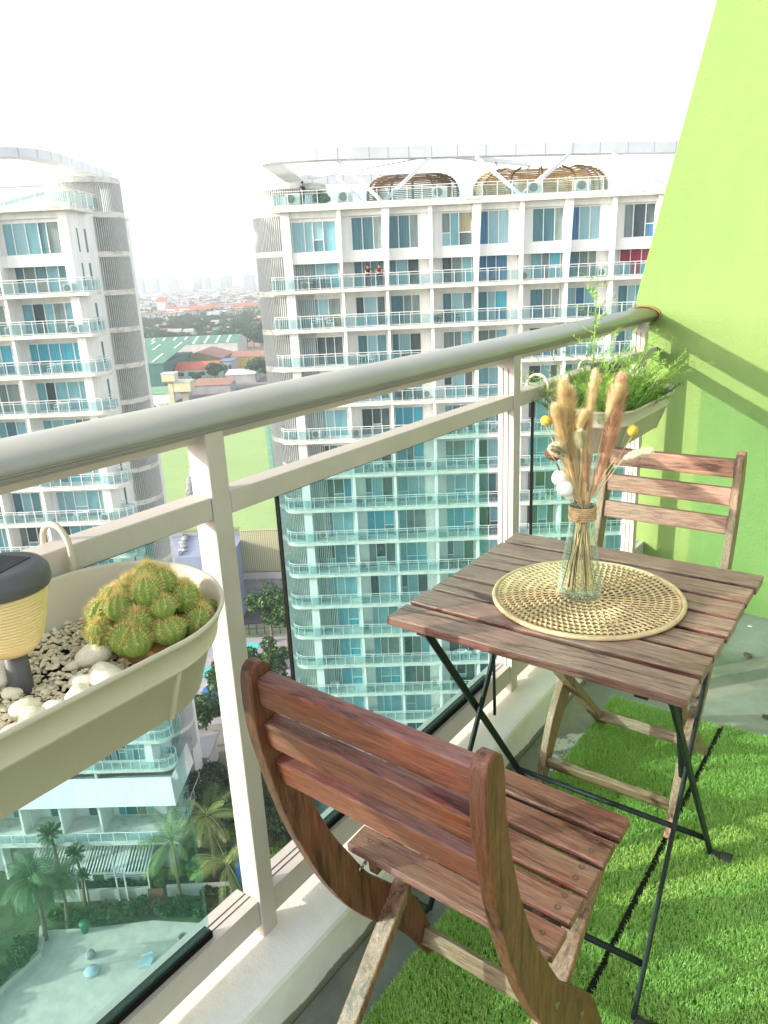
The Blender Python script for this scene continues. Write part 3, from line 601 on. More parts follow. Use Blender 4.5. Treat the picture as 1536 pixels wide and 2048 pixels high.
while cnt < 4200:
    x = rnd.uniform(PL1.x - 0.12, PL1.x + 0.12); y = rnd.uniform(PL1.y - 0.33, PL1.y + 0.33)
    if not inplanter(x, y): continue
    if sin(x * 70 + 1) + cos(y * 52) > 1.75: continue
    cnt += 1; r = rnd.uniform(0.0022, 0.0052); z = pz(x) + r * rnd.uniform(0.3, 1.6)
    a, b2 = rnd.uniform(0, 6), rnd.uniform(-0.7, 0.7); q = [Vector((r * 1.3, 0, 0)), Vector((-r * 1.2, r * .2, 0)), Vector((0, r, 0)), Vector((r * .2, -r * .9, 0)), Vector((0, 0, r * .75)), Vector((0, 0, -r * .6))]
    mt = Matrix.Rotation(a, 3, 'Z') @ Matrix.Rotation(b2, 3, 'X'); q = [mt @ p + Vector((x, y, z)) for p in q]
    gv.add(q, [(0, 2, 4), (2, 1, 4), (1, 3, 4), (3, 0, 4), (2, 0, 5), (1, 2, 5), (3, 1, 5), (0, 3, 5)])
tag(link('gravel', gv, ['gravel']), 'fine pale gravel covering the soil of the near planter', 'gravel', kind='stuff')
# cactus
CX, CY, CZ = -0.747, 0.510, PL1.z - 0.058
CC = thing('cactus_clump', 'clump of round green cacti with golden spines at the planter end', 'cactus', (CX, CY, CZ))
def cactus_mesh(seed, fresh=True):
    rg = random.Random(seed); mb = MB(); nr = 12; n1 = nr * 4; n2 = 12; vs = []; fs = []
    for i in range(n2 + 1):
        th = pi * i / n2
        for k_ in range(n1):
            ph = 2 * pi * k_ / n1; j = 1 + 0.12 * cos(nr * ph) * sin(th); vs.append((sin(th) * cos(ph) * j, sin(th) * sin(ph) * j, cos(th) * 1.0 - (0.12 if i == 0 else 0)))
    for i in range(n2):
        for k_ in range(n1): fs.append((i * n1 + k_, (i + 1) * n1 + k_, (i + 1) * n1 + (k_ + 1) % n1, i * n1 + (k_ + 1) % n1))
    mb.add(vs, fs, 0)
    for rb in range(nr):
        ph = 2 * pi * rb / nr
        for j in range(9):
            th = 0.10 + j * 0.19; c = Vector((sin(th) * cos(ph) * 1.07, sin(th) * sin(ph) * 1.07, cos(th) * 1.0)); nrm = c.normalized()
            for s_ in range(11):
                d = (nrm + Vector((rg.gauss(0, .55), rg.gauss(0, .55), rg.gauss(0, .55)))).normalized(); L = rg.uniform(0.22, 0.58) * (1.2 if j < 2 else 1)
                sd_ = d.cross(nrm).normalized() * 0.011; mb.add([c - sd_, c + sd_, c + d * L], [(0, 1, 2)], 1)
    return mb
cms = [link('cactus_head', cactus_mesh(i), ['cactus_green', 'spine'], CC, smooth=True) for i in range(3)]
heads = [(0, 0, 0.062, 0.026)]
k_i = 0
placed = []
rgc = random.Random(5)
cand = []
for ring_, (rad, hz, nn_) in enumerate(((0.0, 0.074, 1), (0.029, 0.068, 6), (0.052, 0.052, 10), (0.072, 0.030, 16))):
    for i in range(nn_):
        a = 2 * pi * (i + 0.3 * ring_) / nn_ + rgc.uniform(-.15, .15); cand.append((rad * cos(a) * 0.82 + rgc.uniform(-.006, .006), rad * sin(a) * 0.92 + rgc.uniform(-.006, .006), hz + rgc.uniform(-.008, .010), rgc.uniform(0.0130, 0.0185)))
for i, (x, y, z, r) in enumerate(cand):
    o = cms[i] if i < 3 else clone(cms[i % 3], CC)
    o.location = (x, y, z); o.scale = (r, r, r * rgc.uniform(0.95, 1.15)); o.rotation_euler = (-y * 7 , x * 7, rgc.uniform(0, 6))
cr = MB(); cr.sphere((0, 0, 0.0), (0.050, 0.054, 0.034), 20, 10, 0, jit=0.05)
link('dead_stems', cr, ['dead_leaf'], CC)
# solar lamp
def solar_lamp(label, loc, sc_=1.0, rz=0.0):
    t = thing('solar_lamp', label, 'garden lamp', loc, rz, 'solar stake lamps in the planters')
    st_ = MB(); st_.tube([(0, 0, -0.03), (0, 0, 0.062)], 0.0125, 16); link('stake', st_, ['lamp_grey'], t, smooth=True)
    prof = [(0.001, 0.058), (0.024, 0.058), (0.030, 0.066)]
    for i in range(17):
        z = 0.068 + i * 0.0038; r = 0.0305 + 0.0155 * (i / 16) ** 0.75; prof += [(r, z), (r + 0.0011, z + 0.0013), (r + 0.0011, z + 0.0025), (r, z + 0.0037)]
    prof += [(0.046, 0.134), (0.001, 0.135)]
    sh = MB(); sh.lathe(prof, 40, cap=False); link('lamp_shade', sh, ['lamp_shade_plastic'], t, smooth=True)
    cp = MB(); cp.lathe([(0.044, 0.130), (0.0495, 0.131), (0.0515, 0.138), (0.0505, 0.148), (0.045, 0.155), (0.038, 0.1575), (0.001, 0.1575)], 40, cap=False)
    c_ = link('cap', cp, ['lamp_grey'], t, smooth=True); pn = MB(); pn.box(-0.024, 0.024, -0.024, 0.024, 0.1575, 0.1585)
    link('solar_panel', pn, ['solar_cell'], c_)
    for o in (t,): o.scale = (sc_, sc_, sc_)
    return t
solar_lamp('solar stake lamp with ribbed amber shade and dark cap among the pebbles', (-0.775, 0.352, 0.905), 1.0, 0.35)
solar_lamp('solar stake lamp with amber shade half hidden in the green fern', (-0.80, 2.20, 0.915), 0.85, 0.2)
# fern
FN = thing('asparagus_fern', 'feathery bright green asparagus fern spilling out of the far planter', 'fern', (PL2.x, PL2.y, PL2.z - 0.060))
fb = MB(); fd = MB(); rf = random.Random(21)
def frond(mb, base, direc, L, droop, mi, nl, ll, th=0.0009, wig=0.3):
    pts = []; p = Vector(base); d = Vector(direc).normalized(); n_s = 12; side = Vector((rf.gauss(0, 1), rf.gauss(0, 1), 0)) * wig
    for i in range(n_s + 1):
        pts.append(tuple(p)); p = p + d * (L / n_s); d = (d + Vector((0, 0, -droop / n_s)) + side * (0.3 / n_s)).normalized()
    mb.tube(pts, [th * (1.3 - 0.8 * i / n_s) for i in range(n_s + 1)], 4, mi)
    for k_ in range(nl):
        t = 0.12 + 0.86 * rf.random(); i = min(int(t * n_s), n_s - 1); q = Vector(pts[i]).lerp(Vector(pts[i + 1]), t * n_s - i); dd = (Vector(pts[i + 1]) - Vector(pts[i])).normalized()
        s_ = Vector((rf.gauss(0, 1), rf.gauss(0, 1), rf.gauss(0, 1))); s_ = (s_ - dd * s_.dot(dd)).normalized(); e = q + (s_ * 0.8 + dd * 0.55) * ll * rf.uniform(0.6, 1.2)
        w_ = dd.cross(s_) * 0.0011; m_ = (q + e) / 2; mb.add([q, m_ - w_, e, m_ + w_], [(0, 1, 2, 3)], mi)
for i in range(170):
    a = rf.uniform(0, 2 * pi); bx, by = rf.uniform(-0.085, 0.085), rf.uniform(-0.25, 0.23); up = rf.uniform(0.6, 1.9)
    frond(fb, (bx, by, 0.0), (min(cos(a) * 0.6 + bx * 2, 0.35), sin(a) * 0.6, up), rf.uniform(0.10, 0.23), rf.uniform(0.6, 1.5), 0, 64, 0.015)
frond(fb, (-0.03, -0.11, 0.0), (0.0, 0.03, 1), 0.40, 0.0, 0, 60, 0.016, 0.0016, 0.02)
for i in range(18):   # side sprays of the tall upright shoot
    z = 0.08 + i * 0.0175; a = i * 2.4; frond(fb, (-0.03, -0.11 + z * 0.03, z), (cos(a), sin(a), 0.25), 0.105 * (1 - i * 0.030), -0.4, 0, 30, 0.012, 0.0007, 0.1)
for i in range(10):
    a = rf.uniform(-0.9, 2.4); frond(fb, (rf.uniform(-.04, .06), rf.uniform(-.28, .05), 0.02), (cos(a) * .4, sin(a) * 0.5, 1.2), rf.uniform(0.20, 0.28), rf.uniform(0.6, 1.2), 0, 80, 0.016)
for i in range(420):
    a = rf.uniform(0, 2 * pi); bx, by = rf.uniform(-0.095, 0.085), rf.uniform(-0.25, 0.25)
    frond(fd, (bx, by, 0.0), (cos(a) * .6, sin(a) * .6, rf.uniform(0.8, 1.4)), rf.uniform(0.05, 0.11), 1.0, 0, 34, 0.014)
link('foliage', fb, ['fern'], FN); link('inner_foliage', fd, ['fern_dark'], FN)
dl = MB()
for x, y in ((0.05, 0.06), (0.085, 0.14), (0.02, -0.06), (0.07, -0.12), (0.06, 0.10)):
    q = [(x + rf.uniform(-.02, .02), y - 0.03, 0.06), (x + 0.014, y, 0.085), (x + rf.uniform(-.01, .02), y + 0.034, 0.07), (x - 0.012, y, 0.078)]; dl.add(q, [(0, 1, 2, 3)])
link('dry_leaf', dl, ['dead_leaf'], FN)
#@@SECTION city
# ================================================================== CITY
simple('tower_white', (0.86, 0.85, 0.82), 0.75, 0.9, 0.10, aniso=(2.5, 2.5, 0.25))
# stained white slab edges
m, n, l, b = newmat('tower_slab'); v = coords(n, l, (1, 1, 3)); f1 = noise(n, l, v, 1.1, 9, 0.75)
l.new(ramp(n, l, f1, [(0.34, (0.46, 0.42, 0.35)), (0.5, (0.74, 0.72, 0.66)), (0.7, (0.82, 0.80, 0.76))]), b.inputs['Base Color']); b.inputs['Roughness'].default_value = 0.8
simple('louver', (0.66, 0.67, 0.65), 0.5, 2, 0.08)
simple('shaft_dark', (0.33, 0.34, 0.34), 0.8, 1.0, 0.4)
simple('frame_white', (0.78, 0.79, 0.76), 0.5, 2, 0.05)
simple('ring_metal', (0.74, 0.75, 0.78), 0.4, 1, 0.08)
simple('ring_seam', (0.36, 0.37, 0.40), 0.6, 1, 0.1)
simple('bamboo', (0.48, 0.32, 0.14), 0.7, 2, 0.35)
simple('ac_white', (0.70, 0.69, 0.64), 0.6, 4, 0.1); simple('ac_fan', (0.24, 0.22, 0.20), 0.6, 6, 0.3)
simple('plastic_white', (0.74, 0.76, 0.76), 0.4, 3, 0.05); simple('furn_dark', (0.06, 0.06, 0.06), 0.6, 3, 0.2)
simple('terrace_floor', (0.34, 0.33, 0.36), 0.8, 2, 0.15)
def pane(name, c1, c2, folds=0.0, rough=0.08, spec=0.6):
    m, n, l, b = newmat(name); v = coords(n, l, (1, 1, 0.25)); f = noise(n, l, v, 0.9, 4, 0.6, 1.2)
    c = ramp(n, l, f, [(0.35, c1), (0.65, c2)])
    if folds:
        wv = n.new('ShaderNodeTexWave'); wv.wave_type = 'BANDS'; wv.bands_direction = 'X'; wv.inputs['Scale'].default_value = 1.6; wv.inputs['Distortion'].default_value = 1.5
        l.new(coords(n, l), wv.inputs['Vector']); c = mixc(n, l, folds, c, ramp(n, l, wv.outputs['Fac'], [(0.2, 0.45), (0.8, 1.0)]), 'MULTIPLY')
    l.new(c, b.inputs['Base Color']); b.inputs['Roughness'].default_value = 0.6; b.inputs['Specular IOR Level'].default_value = 0.3
    b.inputs['Coat Weight'].default_value = 0.55; b.inputs['Coat Roughness'].default_value = rough
pane('pane_teal', (0.13, 0.31, 0.37), (0.20, 0.42, 0.48)); pane('pane_light', (0.23, 0.42, 0.47), (0.32, 0.52, 0.56), 0.25)
pane('pane_dark', (0.035, 0.06, 0.07), (0.09, 0.13, 0.14)); pane('pane_deep', (0.06, 0.17, 0.21), (0.11, 0.26, 0.30), 0.3)
pane('pane_blue', (0.04, 0.15, 0.30), (0.07, 0.24, 0.42), 0.6); pane('pane_beige', (0.20, 0.19, 0.12), (0.33, 0.30, 0.20), 0.5)
pane('pane_grey', (0.14, 0.20, 0.20), (0.24, 0.31, 0.30), 0.35); pane('pane_red', (0.26, 0.02, 0.06), (0.36, 0.04, 0.09), 0.4); pane('pane_sky', (0.06, 0.34, 0.46), (0.10, 0.45, 0.58), 0.4)
PM = ['frame_white', 'pane_teal', 'pane_light', 'pane_dark', 'pane_deep', 'pane_blue', 'pane_beige', 'pane_grey', 'pane_red', 'pane_sky']
PW = [0, 32, 22, 13, 14, 3, 5, 9, 0, 5]
def window_mesh(wd, hg, np_, seed, transom=True, only=None):
    rg = random.Random(seed); mb = MB(); fw = 0.06
    mb.box(0, wd, 0.0, 0.10, -0.03, 0.05, 0); mb.box(0, wd, 0.0, 0.10, hg - 0.06, hg + 0.02, 0)
    ws_ = [rg.choice((0.8, 1.0, 1.25)) for _ in range(np_)]; tot = sum(ws_); x = 0; main = rg.choices(range(10), PW)[0] if only is None else only
    for i in range(np_ + 1): 
        mb.box(x - (fw / 2 if 0 < i < np_ else 0 if i == 0 else fw), x + (fw / 2 if 0 < i < np_ else fw if i == 0 else 0), 0.001, 0.099, 0.05, hg - 0.06, 0)
        if i == np_: break
        x2 = x + wd * ws_[i] / tot; pm_ = main if rg.random() < 0.55 else rg.choices(range(10), PW)[0]
        if only is not None and rg.random() < 0.8: pm_ = only
        y = 0.07 + 0.004 * i; tr = transom and rg.random() < 0.30
        if tr:
            zt = hg * 0.40; mb.add([(x, y, 0), (x2, y, 0), (x2, y, zt), (x, y, zt)], [(0, 1, 2, 3)], rg.choices(range(10), PW)[0]); mb.add([(x, y, zt), (x2, y, zt), (x2, y, hg), (x, y, hg)], [(0, 1, 2, 3)], pm_); mb.box(x + .03, x2 - .03, 0.02, 0.09, zt - 0.03, zt + 0.03, 0)
        else: mb.add([(x, y, 0), (x2, y, 0), (x2, y, hg), (x, y, hg)], [(0, 1, 2, 3)], pm_)
        x = x2
    return mb
def ccmesh(mb, name, mats):
    me = mb.mesh(name)
    for q in mats: me.materials.append(M[q])
    return me
WSTD = [ccmesh(window_mesh(2.40, 2.28, 3, 100 + i), 'window', PM) for i in range(26)]
WTOP = [ccmesh(window_mesh(2.40, 2.45, 3, 300 + i), 'window', PM) for i in range(8)]
WEND = [ccmesh(window_mesh(3.45, 2.28, 4, 400 + i), 'window', PM) for i in range(14)]; WENL = [ccmesh(window_mesh(4.25, 2.28, 5, 440 + i), 'window', PM) for i in range(12)]
WRED = ccmesh(window_mesh(2.40, 2.28, 3, 77, only=8), 'window', PM); WBLUE = ccmesh(window_mesh(2.40, 2.28, 3, 78, only=5), 'window', PM)
WBLUE2 = ccmesh(window_mesh(4.25, 2.28, 5, 79, only=9), 'window', PM)
def meshobj(name, me, parent, loc=(0, 0, 0), rot=(0, 0, 0), scale=(1, 1, 1)):
    o = bpy.data.objects.new(name, me); COL.objects.link(o); o.parent = parent; o.location = loc; o.rotation_euler = rot; o.scale = scale; return o
acm = MB(); acm.box(-0.42, 0.42, -0.16, 0.16, 0.05, 0.65, 0); acm.lathe([(0.24, 0), (0.24, 0.012), (0.20, 0.014), (0.19, 0.006), (0.06, 0.006), (0.05, 0.016), (0.001, 0.016)], 20, (0, 0), 1)
nv = len(acm.v) - 20 * 7
for i in range(nv, len(acm.v)):
    x, y, z = acm.v[i]; acm.v[i] = (x - 0.10, -0.16 - z, y + 0.35)
acm.box(-0.35, -0.28, -0.14, 0.14, 0, 0.05, 0); acm.box(0.28, 0.35, -0.14, 0.14, 0, 0.05, 0)
AC = ccmesh(acm, 'ac_unit', ['ac_white', 'ac_fan'])
chm = MB()
for x in (-.22, .22):
    for y in (-.22, .22): chm.bar((x, y, 0), (x * .85, y * .85, 0.42), 0.05, 0.05)
chm.box(-.24, .24, -.24, .24, 0.40, 0.45); chm.box(-.24, .24, .21, .26, 0.45, 0.85); chm.box(-.26, -.21, -.2, .22, 0.60, 0.65); chm.box(.21, .26, -.2, .22, 0.60, 0.65)
CHW = ccmesh(chm, 'plastic_chair', ['plastic_white']); CHD = CHW.copy(); CHD.materials.clear(); CHD.materials.append(M['furn_dark'])
tbm = MB(); tbm.lathe([(0.42, 0.69), (0.42, 0.73), (0.40, 0.735)], 16)
for a in range(4): tbm.bar((.26 * cos(a * pi / 2 + .8), .26 * sin(a * pi / 2 + .8), 0), (.2 * cos(a * pi / 2 + .8), .2 * sin(a * pi / 2 + .8), .70), .04, .04)
TBW = ccmesh(tbm, 'balcony_table', ['plastic_white']); TBD = TBW.copy(); TBD.materials.clear(); TBD.materials.append(M['furn_dark'])

def tower(name, label, te, dr, d0, z1, nb, w0, nfl, seed, side):
    """te: t of the end wall, dr: +1 when the facade runs right of it; z1 top of slab one."""
    rg = random.Random(seed); T = thing(name, label, 'apartment building', W(te, d0, ZG), A35)
    def X(u): return dr * u
    def Z(z): return z - ZG
    def bx(mb, u0, u1, y0, y1, z0, z1_, mi=None): mb.box(min(X(u0), X(u1)), max(X(u0), X(u1)), y0, y1, Z(z0), Z(z1_), mi)
    zr = z1 + 6.04; L = w0 + nb * 3.48; zb = ZG + 0.05
    zlow = z1 - 3.0 * (nfl - 1)
    wl_ = MB(); bx(wl_, 0.0, L, 1.55, 14.0, zb, zr - 0.3); 
    for f in range(nfl): bx(wl_, -0.003, 0.65, 0.35, 1.55, z1 - 3 * f, z1 - 3 * f + 2.70) if f else bx(wl_, -0.003, 0.65, 0.35, 1.55, z1, zr - 0.3)
    bx(wl_, 0.65, L, 0.55, 1.549, z1 + 3.0 - 1.05, z1 + 2.80)      # band between the two top rows
    bx(wl_, 0.65, L, 0.55, 1.549, z1 + 5.30, zr - 0.303)
    link('wall', wl_, ['tower_white'], T)
    rf = MB(); bx(rf, -0.6, L + .3, -0.15, 4.2, zr - 0.30, zr); bx(rf, 0.0, L + .3, 4.21, 14.2, zr - 0.30, zr); bx(rf, -0.62, L + .32, -0.17, 0.1, zr - 0.05, zr + 0.18); o = link('roof', rf, ['tower_slab'], T)
    us = [w0 + 3.48 * i for i in range(nb + 1)]
    for i, u in enumerate(us):
        c = MB(); bx(c, u - 0.11, u + 0.11, 0.12, 1.56, zb, z1 - 0.003)
        wd_ = 0.26 if i % 2 else 0.15
        sl = 0.35 if i % 2 else 0.22
        xs_ = [(X(u - wd_ - sl), 0.02), (X(u + wd_ + (0.0 if i % 2 else sl * .4)), 0.02)]
        a0, a1 = X(u - wd_), X(u + wd_ + (0.12 if i % 2 else 0)); b0, b1 = X(u - wd_ * .5), X(u + wd_ * .5)
        c.add([(min(b0, b1), .02, Z(z1)), (max(b0, b1), .02, Z(z1)), (max(b0, b1), 1.56, Z(z1)), (min(b0, b1), 1.56, Z(z1)), (min(a0, a1), .02, Z(zr - .303)), (max(a0, a1), .02, Z(zr - .303)), (max(a0, a1), 1.56, Z(zr - .303)), (min(a0, a1), 1.56, Z(zr - .303))],
              [(0, 3, 2, 1), (4, 5, 6, 7), (0, 1, 5, 4), (1, 2, 6, 5), (2, 3, 7, 6), (3, 0, 4, 7)])
        link('column', c, ['tower_white'], T)
    # slabs, railings
    for f in range(nfl):
        z = z1 - 3.0 * f; e = 1.15 + min(0.75, 0.09 * f); r = 0.25 if f < 1 else (0.7 if f < 2 else 1.15); bk_ = 2.35
        arc = [(-e + r - r * sin(a), r - r * cos(a)) for a in [pi / 2 * i / 7 for i in range(8)]]
        arc += [(-e + r - r * cos(a), bk_ - r + r * sin(a)) for a in [pi / 2 * i / 7 for i in range(1 if bk_ - 2 * r < .06 else 0, 8)]]
        poly = [(L, 0)] + arc + [(0.3, bk_), (0.3, 1.62), (L, 1.62)]
        sl = MB(); sl.prism([(X(u), y) for u, y in poly], Z(z - 0.26), Z(z)); link('floor_slab', sl, ['tower_slab'], T)
        path = [(u, y + 0.05) for u, y in [(L, 0.02)] + [(a + (.05 if a < -e + r else 0), c - (.05 if c < 1.2 else .11)) for a, c in arc] + [(-0.02, bk_ - .06 - .05)]]
        pts = [Vector((X(u), y, 0)) for u, y in path]; rl = MB()
        for zz, r_ in ((1.04, 0.030), (0.86, 0.018), (0.09, 0.018)): rl.tube([p + Vector((0, 0, Z(z + zz))) for p in pts], r_, 5, 0)
        seg = 0.0; acc = 0
        for a, c in zip(pts[:-1], pts[1:]):
            L_ = (c - a).length; k_ = 0.0
            while acc <= L_: 
                p = a.lerp(c, acc / L_); rl.box(p.x - .022, p.x + .022, p.y - .022, p.y + .022, Z(z), Z(z + 1.04), 0); acc += 0.87 if L_ > 3 else 0.62
            acc -= L_
            q = Vector((0, 0.03, 0)) if L_ > 3 else Vector((0, 0, 0))
            rl.add([(a.x, a.y + .02, Z(z + .1)), (c.x, c.y + .02, Z(z + .1)), (c.x, c.y + .02, Z(z + .85)), (a.x, a.y + .02, Z(z + .85))], [(0, 1, 2, 3)], 1)
        link('balcony_railing', rl, ['frame_white', 'tower_glass'], T)
    rl = MB(); zt = zr + 0.0
    pp = [Vector((X(L), 0.15, 0)), Vector((X(-0.45), 0.15, 0)), Vector((X(-0.45), 6, 0))]
    for zz, r_ in ((1.15, 0.03), (0.95, 0.018)): rl.tube([p + Vector((0, 0, Z(zt + zz))) for p in pp], r_, 5, 0)
    for a, c in zip(pp[:-1], pp[1:]):
        nn_ = int((c - a).length / 1.1)
        for i in range(nn_ + 1):
            p = a.lerp(c, i / nn_); rl.box(p.x - .022, p.x + .022, p.y - .022, p.y + .022, Z(zt), Z(zt + 1.15), 0)
        rl.add([(a.x, a.y + .02, Z(zt + .2)), (c.x, c.y + .02, Z(zt + .2)), (c.x, c.y + .02, Z(zt + .94)), (a.x, a.y + .02, Z(zt + .94))], [(0, 1, 2, 3)], 1)
    link('roof_railing', rl, ['frame_white', 'tower_glass'], T)
    # windows
    cnt_ = 0
    rest = []
    for f in range(-1, nfl):
        z = z1 - 3 * f
        for i in range(-1, nb):
            if i < 0: u0, wd_, bank = (0.70, 3.45, WEND) if side == 'R' else (0.80, 4.25, WENL)
            else: u0, wd_, bank = us[i] + (0.86 if i % 2 == 0 else 0.18), 2.40, (WTOP if f < 0 else WSTD)
            me = rg.choice(bank)
            if side == 'R':
                if f == 0 and i == 6: me = WRED
                if f == 0 and i == 3: me = WBLUE
            elif f in (2,) and i == -1: me = WBLUE2
            zz = z + (0.02 if f >= 0 else -0.22); y = 1.44 if f > 0 else (0.95 if f < 0 else 1.40)
            if f < 0: y = 0.72
            x0 = X(u0) if dr > 0 else X(u0 + wd_)
            if i < 0: 
                x0 = X(u0) if dr > 0 else X(u0 + wd_)
            if cnt_ < 96: meshobj('window', me, T, (x0, y, Z(zz))); cnt_ += 1
            else: rest.append((me, x0, y, Z(zz)))
    if rest:
        mb = MB()
        for me, x, y, z in rest:
            o0 = len(mb.v); mb.v += [(p.co.x + x, p.co.y + y, p.co.z + z) for p in me.vertices]
            for p in me.polygons: mb.f.append(tuple(q + o0 for q in p.vertices)); mb.m.append(p.material_index)
        o = link('lower_window', mb, PM, T); o['kind'] = 'stuff'
    # backing wall of the top row so that windows sit in it
    bw = MB(); bx(bw, 0.65, L, 0.82, 1.548, z1 + 2.8, zr - 0.305); link('upper_wall', bw, ['tower_white'], T)
    # rounded louvred stair shaft
    uc, yc, r = (0.3, 4.0, 3.0) if side == 'R' else (1.4, 8.1, 2.9)
    ztop = zr + (1.85 if side == 'R' else 2.55)
    fl = 0; z = ztop
    core = MB(); core.lathe([(r - 0.55, Z(zb)), (r - 0.55, Z(zr))], 24, (X(uc), yc)); link('stair_shaft', core, ['shaft_dark'], T)
    zs = [z1 - 3.0 * f for f in range(nfl + 1)]
    bands = [ztop] + [zr - 0.35 + 0.3] + [z1 + 3.0] + zs
    for a, c in zip(bands[:-1], bands[1:]):
        lv = MB(); nbar = int(2 * pi * r / 0.17)
        for k_ in range(nbar):
            th = 2 * pi * k_ / nbar
            if sin(th) > 0.45: continue
            x, y = X(uc) + r * cos(th), yc + r * sin(th); lv.bar((x, y, Z(c + 0.02)), (x, y, Z(a - 0.42)), 0.05, 0.11, (cos(th), sin(th), 0))
        arc_ = [(X(uc) + (r + .06) * cos(2 * pi * i / 40), yc + (r + .06) * sin(2 * pi * i / 40)) for i in range(40)]
        lv.prism(arc_, Z(a - 0.42), Z(a), 1); link('louver_screen', lv, ['louver', 'tower_slab'], T)
    # glimpses of stair furniture / landings
    return T, X, Z, us, zr
TR, XR, ZR, usR, zrR = tower('apartment_tower', 'long white apartment tower with teal windows, angled roof struts and rows of glass balconies', -8.7, 1, 61.35, 0.05, 8, 4.46, 16, 11, 'R')
TL, XL, ZL, usL, zrL = tower('apartment_tower', 'white apartment tower at the left edge with a curved overhead roof ring', -23.9, -1, 58.2, 0.72, 3, 5.5, 15, 12, 'L')
def ring_beam(T, te, d0, pathtd, ztop, hgt, wid, nm='roof_ring'):
    pts = smoothpath([(t, d) for t, d in pathtd], 5); mb = MB(); acc = 0
    for i in range(len(pts) - 1):
        a = Vector((pts[i][0] - te, pts[i][1] - d0, ztop - ZG)); c = Vector((pts[i + 1][0] - te, pts[i + 1][1] - d0, ztop - ZG)); 
        def nrm(j):
            p = Vector(pts[max(j - 1, 0)]); q = Vector(pts[min(j + 1, len(pts) - 1)]); d = (q - p).normalized(); return Vector((-d.y, d.x, 0))
        n0, n1 = nrm(i), nrm(i + 1); up = Vector((0, 0, 1)); lo = -hgt
        vs = [a, a - n0 * wid, a - n0 * wid + up * lo * .92, a + up * lo, c, c - n1 * wid, c - n1 * wid + up * lo * .92, c + up * lo]
        mb.add(vs, [(0, 4, 5, 1), (1, 5, 6, 2), (2, 6, 7, 3), (3, 7, 4, 0)], 0)
        ln = (c - a).length; 
        acc += ln
        if acc > 1.3:
            acc = 0; mb.add([c + n1 * .006 + up * 0.0, c + n1 * .006 + (c - a).normalized() * .05, c + n1 * .006 + (c - a).normalized() * .05 + up * lo, c + n1 * .006 + up * lo], [(0, 1, 2, 3)], 1)
    return link(nm, mb, ['ring_metal', 'ring_seam'], T)
# R ring: front run then left return
zt = 9.84 + 0.2
def dense(p, step=1.3):
    out = []
    for a, c in zip(p[:-1], p[1:]):
        k_ = max(1, int(hypot(c[0] - a[0], c[1] - a[1]) / (step * 5))); out += [(a[0] + (c[0] - a[0]) * i / k_, a[1] + (c[1] - a[1]) * i / k_) for i in range(k_)]
    return out + [p[-1]]
ring_beam(TR, -8.7, 61.35, dense([(24, 66.9), (14, 64.4), (3, 62.4), (-4.0, 61.0), (-7.0, 60.9), (-9.2, 61.3), (-9.9, 62.6), (-9.9, 66), (-9.7, 74.2)]), zt, 0.80, 1.6)
ring_beam(TR, -8.7, 61.35, dense([(24, 80), (3, 79), (-9.5, 75)]), zt - 0.1, 0.8, 0.9)
def beam(T, te, d0, p, q, wx, wy, nm='strut'):
    mb = MB(); mb.bar((p[0] - te, p[1] - d0, p[2] - ZG), (q[0] - te, q[1] - d0, q[2] - ZG), wx, wy); return link(nm, mb, ['ring_metal'], T)
zbm = 6.2
for tb, tops in ((-0.84, ((-4.1, 61.3), (2.9, 62.6))), (9.65, ((6.3, 63.2), (13.8, 64.6))), (20.5, ((17.2, 65.4),))):
    for tx, dx in tops: beam(TR, -8.7, 61.35, (tb, 61.7, zbm), (tx, dx, zt - 0.75), 0.30, 0.26)
beam(TR, -8.7, 61.35, (-7.5, 74, zt - 0.5), (2.9, 62.8, zt - 0.55), 0.5, 0.3); beam(TR, -8.7, 61.35, (3.5, 63, zt - 0.55), (11.5, 72, zt - 0.5), 0.5, 0.3); beam(TR, -8.7, 61.35, (11.5, 72, zt - .5), (20.0, 66.4, zt - 0.55), 0.5, 0.3)
for p, q in (((-1.5, 70, zt - .6), (0.5, 68.5, 6.2)), ((-5.0, 74.5, zt - .6), (-2.0, 70.0, 6.2)), ((8.5, 69, zt - .6), (9.6, 66, 6.2)), ((12, 72.5, zt - .6), (9.9, 66.2, 6.2))): beam(TR, -8.7, 61.35, p, q, 0.22, 0.22)
zt2 = 9.3 + 1.34
ring_beam(TL, -23.9, 58.2, dense([(-40, 57.0), (-31, 56.7), (-27.6, 57.2), (-25.6, 58.6), (-24.9, 61), (-24.9, 66), (-25.2, 73.5)])[::-1], zt2, 0.62, 1.7)
ring_beam(TL, -23.9, 58.2, dense([(-44, 71.5), (-26.0, 71.5)]), zt2 - 0.3, 0.75, 0.8)
beam(TL, -23.9, 58.2, (-31.0, 60, 6.8), (-27.6, 71.5, zt2 - 0.9), 0.35, 0.3)
hb = MB(); hb.box(-2.4, 0.15, 6.2, 7.6, zrL - ZG, zrL + 2.75 - ZG); link('roof_block', hb, ['tower_white'], TL)
# slit windows in the left tower's side wall
for f in range(-1, 14):
    z = 0.72 - 3 * f + (0.4 if f >= 0 else -0.1) - ZG
    sw = MB(); sw.box(0.002, 0.03, 3.3, 3.62, z, z + 1.7, 0); link('slit_window', sw, ['pane_deep'], TL)
    if f < 1: sw = MB(); sw.box(0.002, 0.03, 1.85, 2.05, z, z + 1.7, 0); link('slit_window', sw, ['pane_deep'], TL)
# terraces at the foot of the left tower
pt = MB(); zk = -42.3
te, d0 = -23.9, 58.2
def tl(t, d, z): return (t - te, d - d0, z - ZG)
